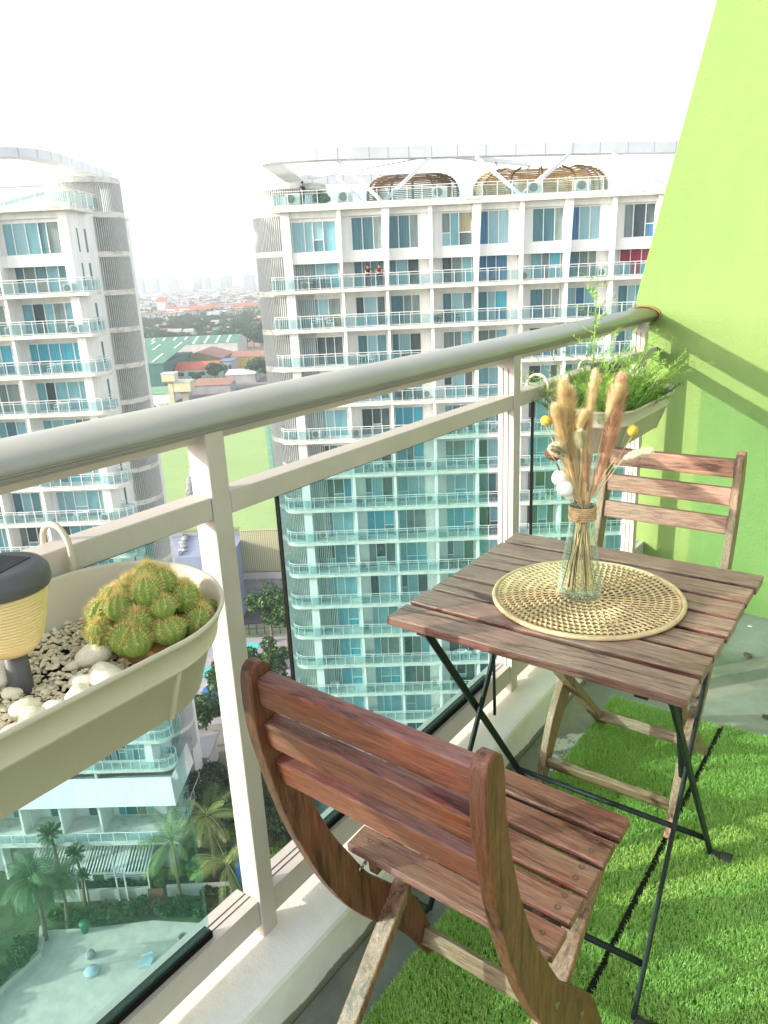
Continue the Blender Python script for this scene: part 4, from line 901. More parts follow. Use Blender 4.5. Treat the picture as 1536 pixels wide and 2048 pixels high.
# slanted parapet skirt (solid, 0.25 thick)
A_ = [(-48, 57.0), (-22.0, 57.0), (-22.0, 62.5)]; B_ = [(-48, 56.5), (-21.7, 56.5), (-21.7, 62.5)]
vs = []
for (t1, d1), (t2, d2) in zip(A_, B_): vs += [tl(t1, d1, zk + 0.9), tl(t2, d2, zk - 1.6), tl(t1, d1 + (.3 if t1 < -30 or d1 < 60 else 0), zk + 0.9), tl(t2, d2 + .3, zk - 1.6)]
pt.add(vs, [(0, 1, 5, 4), (4, 5, 9, 8), (2, 6, 7, 3), (6, 10, 11, 7), (0, 4, 6, 2), (4, 8, 10, 6), (1, 3, 7, 5), (5, 7, 11, 9)]); link('terrace_parapet', pt, ['tower_white'], TL)
tf = MB(); tf.box(-25, 1.75, -1.05, 6.4, zk - 0.35 - ZG, zk - ZG); link('terrace_floor', tf, ['terrace_floor'], TL)
for kf, (dd_, ee) in enumerate(((-2.2, 2.2),)):
    z = -47.4; sl = MB(); sl.box(-25, ee, dd_, 6.4, z - 0.3 - ZG, z - ZG); link('floor_slab', sl, ['tower_slab'], TL)
    rl = MB(); pp = [Vector((-25, dd_ + .08, 0)), Vector((ee - .08, dd_ + .08, 0)), Vector((ee - .08, 6, 0))]
    for zz, r_ in ((1.04, .04), (.1, .025)): rl.tube([p + Vector((0, 0, z + zz - ZG)) for p in pp], r_, 5, 0)
    for a, c in zip(pp[:-1], pp[1:]):
        nn_ = int((c - a).length / 1.15)
        for i in range(nn_ + 1): p = a.lerp(c, i / nn_); rl.box(p.x - .03, p.x + .03, p.y - .03, p.y + .03, z - ZG, z + 1.04 - ZG, 0)
        rl.add([(a.x, a.y + .02, z + .1 - ZG), (c.x, c.y + .02, z + .1 - ZG), (c.x, c.y + .02, z + .98 - ZG), (a.x, a.y + .02, z + .98 - ZG)], [(0, 1, 2, 3)], 1)
    link('balcony_railing', rl, ['frame_white', 'tower_glass'], TL)
for i in range(5):
    for z, y in ((zk + 0.02, 1.44), (-47.38, 1.44)):
        meshobj('window', rnd.choice(WEND if i == 0 else WSTD), TL, (-4.6 - i * 3.7 + (0 if i == 0 else 0.8), y, z - ZG))
    c = MB(); c.box(-5.4 - i * 3.7, -5.2 - i * 3.7, -0.9, 1.5, -47.4 - ZG, zk - .36 - ZG); link('column', c, ['tower_white'], TL)
dk = MB(); dk.box(-25, 0.5, 1.2, 1.55, 0.1, -47.7 - ZG); link('ground_floor_wall', dk, ['shaft_dark'], TL)
for t0, t1_ in ((-27.9, -26.2), (-31.6, -28.4), (-36, -32.3)):
    pg = MB()
    pgm = 'frame_white'
    a = t0
    nn_ = int((t1_ - t0 + 1.7) / 0.30)
    for i in range(nn_): pg.bar(tl(t0 + i * 0.30, 58.6, -49.0), tl(t0 + i * 0.30, 55.4, -50.3), 0.12, 0.06)
    for tt_ in (t0, t0 + (nn_ - 1) * .3): pg.bar(tl(tt_, 55.5, ZG), tl(tt_, 55.5, -50.3), 0.12, 0.12)
    pg.bar(tl(t0, 55.5, -50.35), tl(t0 + (nn_ - 1) * .3, 55.5, -50.35), .12, .12); pg.bar(tl(t0, 58.6, -49.05), tl(t0 + (nn_ - 1) * .3, 58.6, -49.05), .12, .12)
    link('slatted_canopy', pg, ['frame_white'], TL)
# roof-top things of the right tower
def at_td(name, label, cat, t, d, z, rz=0, group=None): return thing(name, label, cat, W(t, d, z), A35 + rz, group)
for i, (t, lab) in enumerate(((-7.7, 'white air conditioner beside the standing person on the far roof'), (-3.7, 'white air conditioner under the first roof strut of the long tower'), (3.5, 'white air conditioner on the roof between the two bamboo pods'), (10.7, 'white air conditioner in front of the lighter bamboo pod, near its middle'), (14.3, 'white air conditioner in front of the right end of the lighter bamboo pod'))):
    o = bpy.data.objects.new('air_conditioner', AC); COL.objects.link(o); o.location = W(t, 62.1, zrR + 0.2); o.rotation_euler = (0, 0, A35); o.scale = (1.35, 1.3, 1.3); tag(o, lab, 'air conditioner', 'outdoor air conditioner units')
o = bpy.data.objects.new('air_conditioner', AC); COL.objects.link(o); o.location = W(-29.5, 58.7, zrL + .02); o.rotation_euler = (0, 0, A35); o.scale = (1.35, 1.3, 1.3); tag(o, 'white air conditioner on the roof of the left tower beside a planted edge', 'air conditioner', 'outdoor air conditioner units')
simple('bamboo_dark', (.16, .10, .055), .7, 2, .4)
def pod(label, t0, t1_, d, ztop, bulb):
    c = at_td('bamboo_pod', label, 'roof pavilion', (t0 + t1_) / 2, d, zrR, 0, 'woven bamboo pods on the roof'); mb = MB(); L = (t1_ - t0) / 2; Hh = ztop - zrR - .2
    for i in range(17):
        z = 0.15 + (Hh - .15) * i / 16; kz = sqrt(max(0.02, 1 - (max(0, (z / Hh - .35)) / .68) ** 2)); pts = []
        for j in range(49):
            a = 2 * pi * j / 48; x = L * kz ** .4 * cos(a); pin = 1 - 0.38 * math.exp(-(cos(a) / .45) ** 2) if bulb else 1 - 0.15 * math.exp(-(cos(a) / .4) ** 2)
            pts.append((x, 1.9 * kz * sin(a) * pin, z * (1 if abs(x) > L * .45 or not bulb else 0.93)))
        mb.tube(pts, 0.045, 5, cap=False)
    link('slat_ring', mb, ['bamboo' if bulb else 'bamboo_dark'], c); rb = MB()
    for j in range(12):
        a = 2 * pi * j / 12; pts = []
        for i in range(9):
            z = 0.1 + (Hh - .1) * i / 8; kz = sqrt(max(0.02, 1 - (max(0, (z / Hh - .35)) / .68) ** 2)); pts.append((L * kz ** .4 * cos(a) * .97, 1.84 * kz * sin(a) * (1 - (0.38 if bulb else 0.15) * math.exp(-(cos(a) / .43) ** 2)), z))
        rb.tube(pts, 0.07, 5)
    link('rib', rb, ['stem_dark'], c)
pod('dark brown woven bamboo pod on the far roof behind the first strut', -2.2, 5.3, 66, 8.65, False)
pod('long golden woven bamboo pod with two bulging ends on the far roof', 6.4, 17.2, 66, 8.75, True)
# people on the far tower (small, skinned bodies)
simple('cloth_blue', (0.03, 0.07, 0.18), 0.9); simple('cloth_dark', (0.03, 0.03, 0.04), 0.9); simple('cloth_maroon', (0.12, 0.02, 0.03), 0.9); simple('skin', (0.42, 0.24, 0.15), 0.6); simple('hair', (0.012, 0.01, 0.008), 0.7)
def person(label, t, d, z, rz, lean, top, bot, pose):
    c = at_td('person', label, 'person', t, d, z, rz); J = {}; E = []
    def add(nm, p, r): J[nm] = (Vector(p), r)
    ly = -lean
    add('pel', (0, 0, .95), .13); add('waist', (0, ly * .3, 1.10), .12); add('chest', (0, ly * .8, 1.32), .15); add('neck', (0, ly, 1.47), .055); add('head0', (0, ly * 1.08, 1.56), .075); add('head1', (0, ly * 1.1, 1.68), .085)
    for s_, nm in ((-1, 'l'), (1, 'r')):
        add(nm + 'sh', (s_ * .17, ly * .9, 1.40), .06)
        if pose == 'rail': add(nm + 'el', (s_ * .25, ly - .14, 1.16), .045); add(nm + 'wr', (s_ * .06, ly - .30, 1.10), .03); add(nm + 'ha', (s_ * .0 + s_ * .02, ly - .36, 1.10), .032)
        else: add(nm + 'el', (s_ * .22, ly - .06, 1.15), .045); add(nm + 'wr', (s_ * .20, ly - .26, 1.05), .03); add(nm + 'ha', (s_ * .19, ly - .33, 1.03), .034)
        add(nm + 'hp', (s_ * .09, 0, .90), .09); add(nm + 'kn', (s_ * .10, -.02, .50), .06); add(nm + 'an', (s_ * .10, .02, .09), .04); add(nm + 'toe', (s_ * .11, -.14, .04), .038)
        E += [('chest', nm + 'sh'), (nm + 'sh', nm + 'el'), (nm + 'el', nm + 'wr'), (nm + 'wr', nm + 'ha'), ('pel', nm + 'hp'), (nm + 'hp', nm + 'kn'), (nm + 'kn', nm + 'an'), (nm + 'an', nm + 'toe')]
    E += [('pel', 'waist'), ('waist', 'chest'), ('chest', 'neck'), ('neck', 'head0'), ('head0', 'head1')]
    ks = list(J); me = bpy.data.meshes.new('body'); me.from_pydata([J[k_][0] for k_ in ks], [(ks.index(a), ks.index(c_)) for a, c_ in E], []); 
    for mt in ('skin',): me.materials.append(M[mt])
    o = bpy.data.objects.new('body', me); COL.objects.link(o); o.parent = c; sm_ = o.modifiers.new('skin', 'SKIN'); o.modifiers.new('sub', 'SUBSURF').levels = 1
    me.skin_vertices[0].data[0].use_root = True
    for i, k_ in enumerate(ks): me.skin_vertices[0].data[i].radius = (J[k_][1], J[k_][1] * .85)
    sh = MB(); sh.tube([(0, 0, .93), (0, ly * .3, 1.10), (0, ly * .8, 1.32), (0, ly * .95, 1.44)], [.165, .155, .185, .10], 12)
    for s_ in (-1, 1): sh.tube([(s_ * .15, ly * .9, 1.41), (s_ * .22, ly * .9 - .05, 1.26)], [.085, .07], 8)
    link('shirt', sh, [top], c, smooth=True); tr = MB()
    for s_ in (-1, 1): tr.tube([(s_ * .085, 0, .97), (s_ * .10, -.02, .50), (s_ * .10, .02, .10)], [.115, .085, .065], 10)
    link('trousers', tr, [bot], c, smooth=True); hr = MB(); hr.sphere((0, ly * 1.1 + .015, 1.70), (.095, .105, .10), 12, 8); link('hair', hr, ['hair'], c, smooth=True)
person('person in a blue top standing at the roof edge railing of the far tower', -7.05, 62.6, zrR + .15, 0.9, .12, 'cloth_blue', 'cloth_dark', 'hand')
person('person in a dark top leaning on the far balcony rail, nearer the column of two', -2.25, 61.75, 0.05, 0.15, .28, 'cloth_dark', 'cloth_dark', 'rail')
person('person in a maroon top leaning on the far balcony rail next to a friend', -1.30, 61.75, 0.05, -0.1, .28, 'cloth_maroon', 'cloth_dark', 'rail')
# balcony furniture on the towers
def put(me, nm, lab, cat, t, d, z, rz, grp): 
    o = bpy.data.objects.new(nm, me); COL.objects.link(o); o.location = W(t, d, z); o.rotation_euler = (0, 0, A35 + rz); tag(o, lab, cat, grp); return o
rg = random.Random(99); 
for f in range(0, 15):
    for i in range(-1, 6):
        if rg.random() < 0.42 and not (f == 0 and i == 0):
            t = -8.7 + (1.5 if i < 0 else usR[i] + (0.45 if i % 2 == 0 else 3.0)); z = 0.05 - 3 * f
            put(AC, 'air_conditioner', f'white air conditioner, long tower, {ORD[f + 1]} balcony row from top, {ORD[i + 2]} bay from left', 'air conditioner', t, 62.55, z, 0, 'outdoor air conditioner units')
        if rg.random() < 0.33 and not (f == 0 and i == 0):
            t = -8.7 + (2.6 if i < 0 else usR[i] + rg.uniform(1.3, 2.2)); z = 0.05 - 3 * f; dk_ = rg.random() < .4
            loc_ = f'long tower, {ORD[f + 1]} balcony row, {ORD[i + 2]} bay from left'
            put(TBD if dk_ else TBW, 'balcony_table', ('dark' if dk_ else 'white') + ' round table, ' + loc_, 'table', t, 62.1, z, 0, 'balcony tables')
            put(CHD if dk_ else CHW, 'plastic_chair', ('dark' if dk_ else 'white') + ' chair left of table, ' + loc_, 'chair', t - .62, 62.15, z, rg.uniform(-2, -1), 'balcony chairs')
            put(CHD if dk_ else CHW, 'plastic_chair', ('dark' if dk_ else 'white') + ' chair right of table, ' + loc_, 'chair', t + .62, 62.15, z, rg.uniform(1, 2), 'balcony chairs')
for f in range(0, 14):
    for i in range(0, 2):
        if rg.random() < 0.45:
            t = -23.9 - (0.55 if i == 0 else 6.0); z = .72 - 3 * f
            put(AC, 'air_conditioner', f'white air conditioner, left tower, {ORD[f + 1]} balcony row from top, {"end" if i == 0 else "second"} bay', 'air conditioner', t, 59.3 - (0.9 if i == 0 else 0), z, 0, 'outdoor air conditioner units')
        if rg.random() < .35:
            t = -23.9 - (2.6 if i == 0 else 7.6); z = .72 - 3 * f
            put(TBW, 'balcony_table', f'white round table, left tower, {ORD[f + 1]} balcony row from top, {"end" if i == 0 else "second"} bay', 'table', t, 58.9, z, 0, 'balcony tables')
            put(CHW, 'plastic_chair', f'white chair, left tower, {ORD[f + 1]} balcony row from top, {"end" if i == 0 else "second"} bay', 'chair', t - .65, 58.95, z, -1.5, 'balcony chairs')
put(CHW, 'plastic_chair', 'white chair alone in the corner of the wide terrace behind the slanted parapet', 'chair', -22.9, 59.6, zk, 0.5, 'balcony chairs')
# ------------------------------------------------------------------ ground
m, n, l, b = newmat('ground_mix'); v = coords(n, l); f1 = noise(n, l, v, 0.02, 8, 0.6); f2 = noise(n, l, v, 0.35, 8, 0.7)
c = ramp(n, l, f1, [(0.40, (0.10, 0.14, 0.07)), (0.5, (0.24, 0.23, 0.20)), (0.62, (0.32, 0.31, 0.28))]); c = mixc(n, l, .5, c, ramp(n, l, f2, [(0.3, .5), (0.7, 1)]), 'MULTIPLY')
l.new(c, b.inputs['Base Color']); b.inputs['Roughness'].default_value = .95
g = MB(); S_ = 9000; g.add([(-S_, -S_, ZG), (S_, -S_, ZG), (S_, S_, ZG), (-S_, S_, ZG)], [(0, 1, 2, 3)]); link('ground', g, ['ground_mix'])['kind'] = 'structure'
def flat(name, pts, mat_, dz, label=None):
    f_ = MB(); f_.add([W(t, d, ZG + dz) for t, d in pts], [tuple(range(len(pts)))]); o = link(name, f_, [mat_]); o['kind'] = 'structure'; return o
simple('garden_soil', (0.06, 0.10, 0.035), .95, .8, .5); simple('sand', (0.58, 0.55, 0.48), .9, .9, .16, bmp=.03); simple('asphalt', (0.11, 0.11, 0.115), .9, .4, .25); simple('paving', (0.33, 0.32, 0.34), .85, .7, .2); simple('concrete', (0.50, 0.49, 0.44), .85, .4, .15)
flat('garden', [(-60, 20), (-12, 20), (-12, 62), (-60, 62)], 'garden_soil', .01)
sand_edge = [(-34.6, 42.0), (-34.4, 45.0), (-34.2, 46.6), (-33.2, 48.2), (-32.5, 49.6), (-32.9, 50.8), (-33.5, 52.3), (-29.7, 52.4), (-24.0, 53.1), (-19.6, 52.7), (-16.5, 51.5), (-14, 48), (-14, 30), (-36, 30)]
flat('beach', sand_edge, 'sand', .02)
kb = MB()
for a, c in zip(sand_edge[:6], sand_edge[1:7]): kb.bar(W(a[0] - .2, a[1], ZG + .3), W(c[0] - .2, c[1], ZG + .3), .45, .6)
tag(link('garden_wall', kb, ['concrete']), 'low curved pale wall between the sand and the hedge on the left', 'wall')
flat('road', [(-70, 84), (10, 84), (10, 108), (-70, 108)], 'paving', .012); flat('road', [(-400, 330), (100, 330), (100, 400), (-400, 400)], 'asphalt', .012); flat('street', [(-60, 112), (20, 112), (20, 134), (-60, 134)], 'asphalt', .014)
# low white garden wall with gate
gw = MB(); gw.bar(W(-34, 55.5, ZG + .6), W(-25.1, 55.8, ZG + .6), .25, 1.2); gw.bar(W(-23.5, 55.9, ZG + .6), W(-17.5, 56.1, ZG + .6), .25, 1.2); tag(link('garden_wall', gw, ['concrete']), 'long low white wall running through the planting in front of the left tower', 'wall')
gd = MB(); gd.bar(W(-25.0, 55.2, ZG + .75), W(-23.6, 55.25, ZG + .75), .12, 1.5); simple('door_brown', (.20, .09, .05), .7, 3, .2); tag(link('gate', gd, ['door_brown']), 'brown gate panel set in the low white garden wall', 'gate')
fc = MB()
for t0, t1_ in ((-33, -30.9), (-29.7, -25.9)):
    for i in range(6): fc.bar(W(t0, 57.0, ZG + .25 + i * .24), W(t1_, 57.2, ZG + .25 + i * .24), .05, .13)
    for k_ in range(3): t = t0 + (t1_ - t0) * k_ / 2; fc.bar(W(t, 57.05, ZG), W(t, 57.05, ZG + 1.6), .1, .1)
tag(link('slat_fence', fc, ['frame_white']), 'white horizontal slat fence in front of the ground floor terrace', 'fence')
# things on the beach
def simple_bin(t, d):
    c = at_td('litter_bin', 'green litter bin standing at the top edge of the sand', 'bin', t, d, ZG); mb = MB(); mb.lathe([(.28, 0), (.36, .9), (.38, .95), (.38, 1.0)], 16); link('bin_body', mb, ['bin_green'], c, smooth=True); ld = MB(); ld.lathe([(.40, 1.0), (.40, 1.06), (.2, 1.2), (.001, 1.22)], 16); link('lid', ld, ['bin_green'], c, smooth=True)
simple('bin_green', (0.02, .22, .11), .5); simple('pale_blue', (.42, .56, .60), .5, 3, .05)
simple_bin(-29.8, 52.0)
mb = MB(); mb.sphere((0, 0, .3), (.42, .42, .42), 12, 8, jit=.06); mb.lathe([(.001, 0), (.2, 0), (.25, .1)], 10); tag(link('stool', mb, ['shaft_dark'], loc=W(-28.3, 49.4, ZG)), 'dark round boulder stool lying on the sand', 'stool')
mb = MB(); mb.lathe([(.001, .0), (.55, 0), (.62, .22), (.55, .34), (.001, .36)], 20); tag(link('pouf', mb, ['pale_blue'], loc=W(-27.6, 47.9, ZG), smooth=True), 'pale blue round pouf on the sand below the dark stool', 'pouf')
mb = MB(); mb.prism([(-.55, -.5), (.55, -.4), (.6, .45), (-.45, .5)], 0.02, .4); mb.bar((-.5, .5, .3), (.55, .5, .75), .12, .3); tag(link('beach_lounger', mb, ['pale_blue'], loc=W(-23.2, 48.6, ZG), rot=(0, 0, A35), bevel=.05), 'pale blue square lounge seat on the sand to the right', 'lounge seat')
mb = MB(); mb.lathe([(.001, .0), (.45, 0), (.5, .2), (.45, .32), (.001, .34)], 20); tag(link('pouf', mb, ['pale_blue'], loc=W(-22.8, 47.1, ZG), smooth=True), 'small pale blue round pouf on the sand nearest the railing', 'pouf')
mb = MB(); mb.lathe([(.25, 0), (.45, .5), (.47, .55), (.40, .56), (.36, .3)], 14); o_ = link('plant_pot', mb, ['shaft_dark'], loc=W(-20.6, 50.8, ZG), smooth=True); tag(o_, 'dark planted pot on the sand near the right end', 'plant pot')
# ------------------------------------------------------------------ vegetation
def leafmat(nm, a, c, e):
    m, n, l, b = newmat(nm); at = n.new('ShaderNodeAttribute'); at.attribute_name = 'tone'; l.new(ramp(n, l, at.outputs['Fac'], [(0, a), (.5, c), (1, e)]), b.inputs['Base Color']); b.inputs['Roughness'].default_value = .55; b.inputs['Specular IOR Level'].default_value = .3
leafmat('leaf_mid', (.018, .055, .016), (.045, .115, .03), (.10, .19, .05)); leafmat('leaf_dark', (.012, .035, .014), (.028, .07, .024), (.06, .12, .04)); leafmat('leaf_bright', (.06, .16, .02), (.14, .30, .03), (.26, .42, .06)); leafmat('leaf_palm', (.05, .12, .03), (.13, .21, .06), (.30, .34, .12))
leafmat('leaf_far', (.02, .07, .035), (.04, .12, .055), (.08, .18, .07)); simple('bark', (.16, .12, .08), .9, 4, .3)
def leafcloud(name, blobs, N, size, seed, flatten=1.0):
    rgn = np.random.default_rng(seed); bl = np.array(blobs, float); wts = bl[:, 3] ** 2; wts /= wts.sum(); idx = rgn.choice(len(bl), N, p=wts)
    d = rgn.normal(size=(N, 3)); d /= np.linalg.norm(d, axis=1)[:, None]; r = bl[idx, 3] * (0.55 + 0.5 * rgn.random(N) ** .6); c = bl[idx, :3] + d * r[:, None] * np.array([1, 1, .75 * flatten])
    a = rgn.normal(size=(N, 3)); a /= np.linalg.norm(a, axis=1)[:, None]; b_2 = np.cross(a, rgn.normal(size=(N, 3))); b_2 /= np.linalg.norm(b_2, axis=1)[:, None]
    s = (size * rgn.uniform(.6, 1.4, N))[:, None]; P_ = np.stack([c - a * s, c - b_2 * s * .45, c + a * s, c + b_2 * s * .45], 1)
    me = bpy.data.meshes.new(name); me.vertices.add(N * 4); me.vertices.foreach_set('co', P_.reshape(-1)); me.loops.add(N * 4); me.loops.foreach_set('vertex_index', np.arange(N * 4, dtype=np.int32)); me.polygons.add(N); me.polygons.foreach_set('loop_start', (np.arange(N) * 4).astype(np.int32))
    tone = np.clip(rgn.normal(.5, .22, N) + (rgn.random(len(bl))[idx] - .5) * .35, 0, 1); at = me.attributes.new('tone', 'FLOAT', 'POINT'); at.data.foreach_set('value', np.repeat(tone, 4).astype(np.float32)); me.update(calc_edges=True); return me
def tree_meshes(h, cr, nb_, N, size, seed, mat_):
    rgn = random.Random(seed); tr = MB(); top = Vector((rgn.uniform(-.3, .3), rgn.uniform(-.3, .3), h * .62)); tr.tube([(0, 0, 0), tuple(top * .5 + Vector((.15, 0, 0))), tuple(top)], [h * .028, h * .02, h * .012], 8); blobs = []
    for i in range(nb_):
        a = 2.4 * i + rgn.uniform(-.4, .4); rr_ = cr * rgn.uniform(.25, .85); p = Vector((rr_ * cos(a), rr_ * sin(a), h * rgn.uniform(.55, .97) - rr_ * .22)); blobs.append((p.x, p.y, p.z, cr * rgn.uniform(.26, .44)))
        tr.tube([tuple(top * rgn.uniform(.6, .95)), tuple((top + p) / 2), tuple(p)], [h * .012, h * .008, h * .003], 5)
    tm = tr.mesh('trunk'); tm.materials.append(M['bark']); lm = leafcloud('crown', blobs, N, size, seed); lm.materials.append(M[mat_]); return tm, lm
def tree(label, t, d, z, meshes, sc_, rz, grp=None, cat='tree', nm='leafy_tree'):
    c = thing(nm, label, cat, W(t, d, z), rz, grp); c.scale = (sc_, sc_, sc_); meshobj('trunk', meshes[0], c); meshobj('crown', meshes[1], c); return c
TD = [tree_meshes(9, 3.4, 22, 7000, .20, 40 + i, 'leaf_dark') for i in range(2)]; TM = [tree_meshes(8, 2.8, 16, 3200, .22, 50 + i, 'leaf_mid') for i in range(3)]; TFAR = [tree_meshes(11, 6.0, 24, 2600, .62, 60 + i, 'leaf_far') for i in range(3)]
for lab, t, d, k_, sc_, rz in (('dense dark green tree behind the palms beside the left shaft', -20.8, 63.5, TD[0], .85, 0), ('dark rounded tree seen between the chair and the near post', -12.3, 62.5, TD[1], .95, 1), ('dark tree low in the gap beside the chair back', -14.6, 66.5, TD[0], .9, 2),
    ('slender street tree against the purple paving, left of the post', -25.2, 79.0, TM[0], .95, 0), ('mid green tree right of the slender street tree', -23.3, 84.5, TM[1], 1.0, 1), ('leafy tree beside the glass panel edge above the chair', -18.8, 88, TM[2], 1.15, 2), ('leafy tree in front of the beige corrugated wall', -21.6, 106.5, TM[0], 1.15, 3), ('second smaller tree right of the beige wall tree', -18.6, 103.5, TM[1], 1.0, 4), ('dark bushy tree at the foot of the long tower', -15.6, 84, TD[1], .75, 3)):
    tree(lab, t, d, ZG, k_, sc_, rz)
def palm_meshes(h, nf, Lf, seed, nleaf=58, wleaf=.03, droop=1.1):
    rgn = random.Random(seed); tr = MB(); tr.tube([(0, 0, 0), (.25, 0, h * .5), (.1, 0, h)], [.20, .15, .12], 8); fr = MB(); tones = []
    for i in range(nf):
        a = 2.4 * i; el = rgn.uniform(-.2, 1.25); d = Vector((cos(a) * cos(el), sin(a) * cos(el), sin(el))); p = Vector((.1, 0, h)); pts = [tuple(p)]; n_s = 10; L = Lf * rgn.uniform(.8, 1.1)
        for j in range(n_s): p = p + d * (L / n_s); d = (d + Vector((0, 0, -droop / n_s * (1 + j * .12)))).normalized(); pts.append(tuple(p))
        v0 = len(fr.v); fr.tube(pts, [.035 * (1 - j / (n_s + 1)) + .006 for j in range(n_s + 1)], 4); 
        for k_ in range(nleaf):
            t = .12 + .87 * k_ / nleaf; q = t * n_s; j = min(int(q), n_s - 1); c = Vector(pts[j]).lerp(Vector(pts[j + 1]), q - j); dd = (Vector(pts[j + 1]) - Vector(pts[j])).normalized(); sd_ = dd.cross(Vector((0, 0, 1))).normalized()
            for s_ in (-1, 1):
                ll = Lf * .26 * sin(pi * (.12 + .82 * t)) ** .7 * rgn.uniform(.85, 1.1); e = c + (sd_ * s_ * .85 + dd * .55 + Vector((0, 0, -.35 - rgn.uniform(0, .25)))).normalized() * ll; w_ = dd * wleaf; m_ = c.lerp(e, .5); fr.add([c, m_ - w_, e, m_ + w_], [(0, 1, 2, 3)])
        tones += [rgn.uniform(.1, 1)] * (len(fr.v) - v0)
    tm = tr.mesh('trunk'); tm.materials.append(M['bark']); fm = fr.mesh('fronds'); fm.materials.append(M['leaf_palm']); at = fm.attributes.new('tone', 'FLOAT', 'POINT'); at.data.foreach_set('value', tones); return tm, fm
PC = [palm_meshes(7.4, 17, 3.9, 5, 52, .017, .85), palm_meshes(5.4, 19, 3.7, 6, 52, .017, .9)]; 
leafmat('leaf_palm_d', (.03, .09, .03), (.07, .16, .06), (.15, .25, .10)); leafmat('leaf_dracaena', (.02, .06, .03), (.04, .10, .04), (.09, .15, .06))
PF = palm_meshes(5.8, 44, 2.7, 8, 44, .016, 1.5); PF[1].materials[0] = M['leaf_palm_d']; DR = palm_meshes(7.0, 34, 1.25, 9, 18, .04, .8); DR[1].materials[0] = M['leaf_dracaena']
def palm(label, t, d, me, sc_, rz): 
    c = thing('palm_tree', label, 'palm', W(t, d, ZG), rz); c.scale = (sc_,) * 3; meshobj('trunk', me[0], c); meshobj('fronds', me[1], c)
palm('taller coconut palm with upright fronds straddling the glass edge', -19.4, 57.4, PC[0], 1.05, .3)
palm('lower coconut palm with sunlit yellow fronds beside the near post', -16.9, 53.4, PC[1], 1.1, 1.2)
palm('coconut palm with long drooping fronds seen through the glass, right of the tower foot', -22.0, 55.0, PC[0], .95, 2.4)
palm('broad bushy palm at the left edge above the hedge', -33.0, 51.3, PF, 1.15, 0); palm('second bushy palm just right of the palm at the left edge', -31.6, 52.6, PF, .95, 1.5); palm('bushy palm low at the left edge beside the sand', -34.5, 46.4, PF, .75, 2.5)
palm('thin tall dracaena with tufted head in front of the slatted canopy', -33.4, 56.0, DR, 1.05, 0); palm('shorter dracaena right of the tall one against the left tower', -31.0, 55.0, DR, .85, 1.0); palm('tufted dracaena between the two fence sections', -30.4, 54.6, DR, .55, 2.0)
def hedge(name, label, pts, wd_, hg, N, size, mat_, seed, spiky=False):
    rgn = random.Random(seed); bl = []
    for (a, c) in zip(pts[:-1], pts[1:]):
        L = hypot(c[0] - a[0], c[1] - a[1]); k_ = max(2, int(L / .45))
        for i in range(k_):
            f = (i + rgn.random() * .5) / k_; t = a[0] + (c[0] - a[0]) * f + rgn.uniform(-wd_, wd_) / 2; d = a[1] + (c[1] - a[1]) * f + rgn.uniform(-wd_, wd_) / 2; p = W(t, d, ZG + hg * rgn.uniform(.35, .75)); bl.append((p[0], p[1], p[2], hg * rgn.uniform(.32, .55)))
    me = leafcloud(name, bl, N, size, seed, 1.0); me.materials.append(M[mat_]); o = bpy.data.objects.new(name, me); COL.objects.link(o); tag(o, label, 'hedge'); return o
hedge('hedge', 'spiky dark green planting along the top edge of the sand', [(-33.6, 53.2), (-28, 53.6), (-24, 54.2), (-20, 54.0), (-17.5, 52.8)], 1.3, 1.1, 16000, .24, 'leaf_mid', 1)
hedge('hedge', 'dense green hedge behind the curved pale wall at the left edge', [(-36.5, 43), (-35.8, 46.5), (-34.8, 49), (-34.2, 51)], 2.4, 1.5, 16000, .17, 'leaf_mid', 2)
hedge('hedge', 'dark shrubs between the slat fence and the low white wall', [(-34, 56.4), (-29, 56.6), (-25.5, 57)], .8, 1.1, 7000, .18, 'leaf_dark', 3)
hedge('hedge', 'bright green low shrubs right of the slat fence', [(-25.5, 57.4), (-22.5, 57.6), (-20.5, 57.6)], 1.2, 1.2, 7000, .14, 'leaf_bright', 4)
hedge('shrub', 'yellow green shrub beside the chair back in the sunlight', [(-13.6, 60.2), (-12.4, 59.2), (-11.8, 58)], 1.6, 1.8, 7000, .13, 'leaf_bright', 5)
hedge('shrub', 'yellow green shrub between the palms and the near post', [(-19.2, 62.5), (-18.2, 62.8), (-17.6, 61.5)], 1.6, 1.8, 6000, .13, 'leaf_bright', 6)
hedge('shrub', 'green ground cover at the foot of the two coconut palms', [(-19.5, 56.5), (-17, 54.5), (-14.5, 52)], 2.2, 1.2, 12000, .18, 'leaf_mid', 7)
hedge('shrub', 'large dark shrub mass at the foot of the long tower', [(-17, 70), (-15, 66), (-12, 63), (-10, 58), (-9, 54)], 3.0, 3.4, 22000, .20, 'leaf_dark', 8)
hedge('shrub', 'dark shrub mass right of the stair shaft of the left tower', [(-23, 72), (-21, 69), (-20, 65)], 3.0, 3.0, 15000, .20, 'leaf_dark', 9)
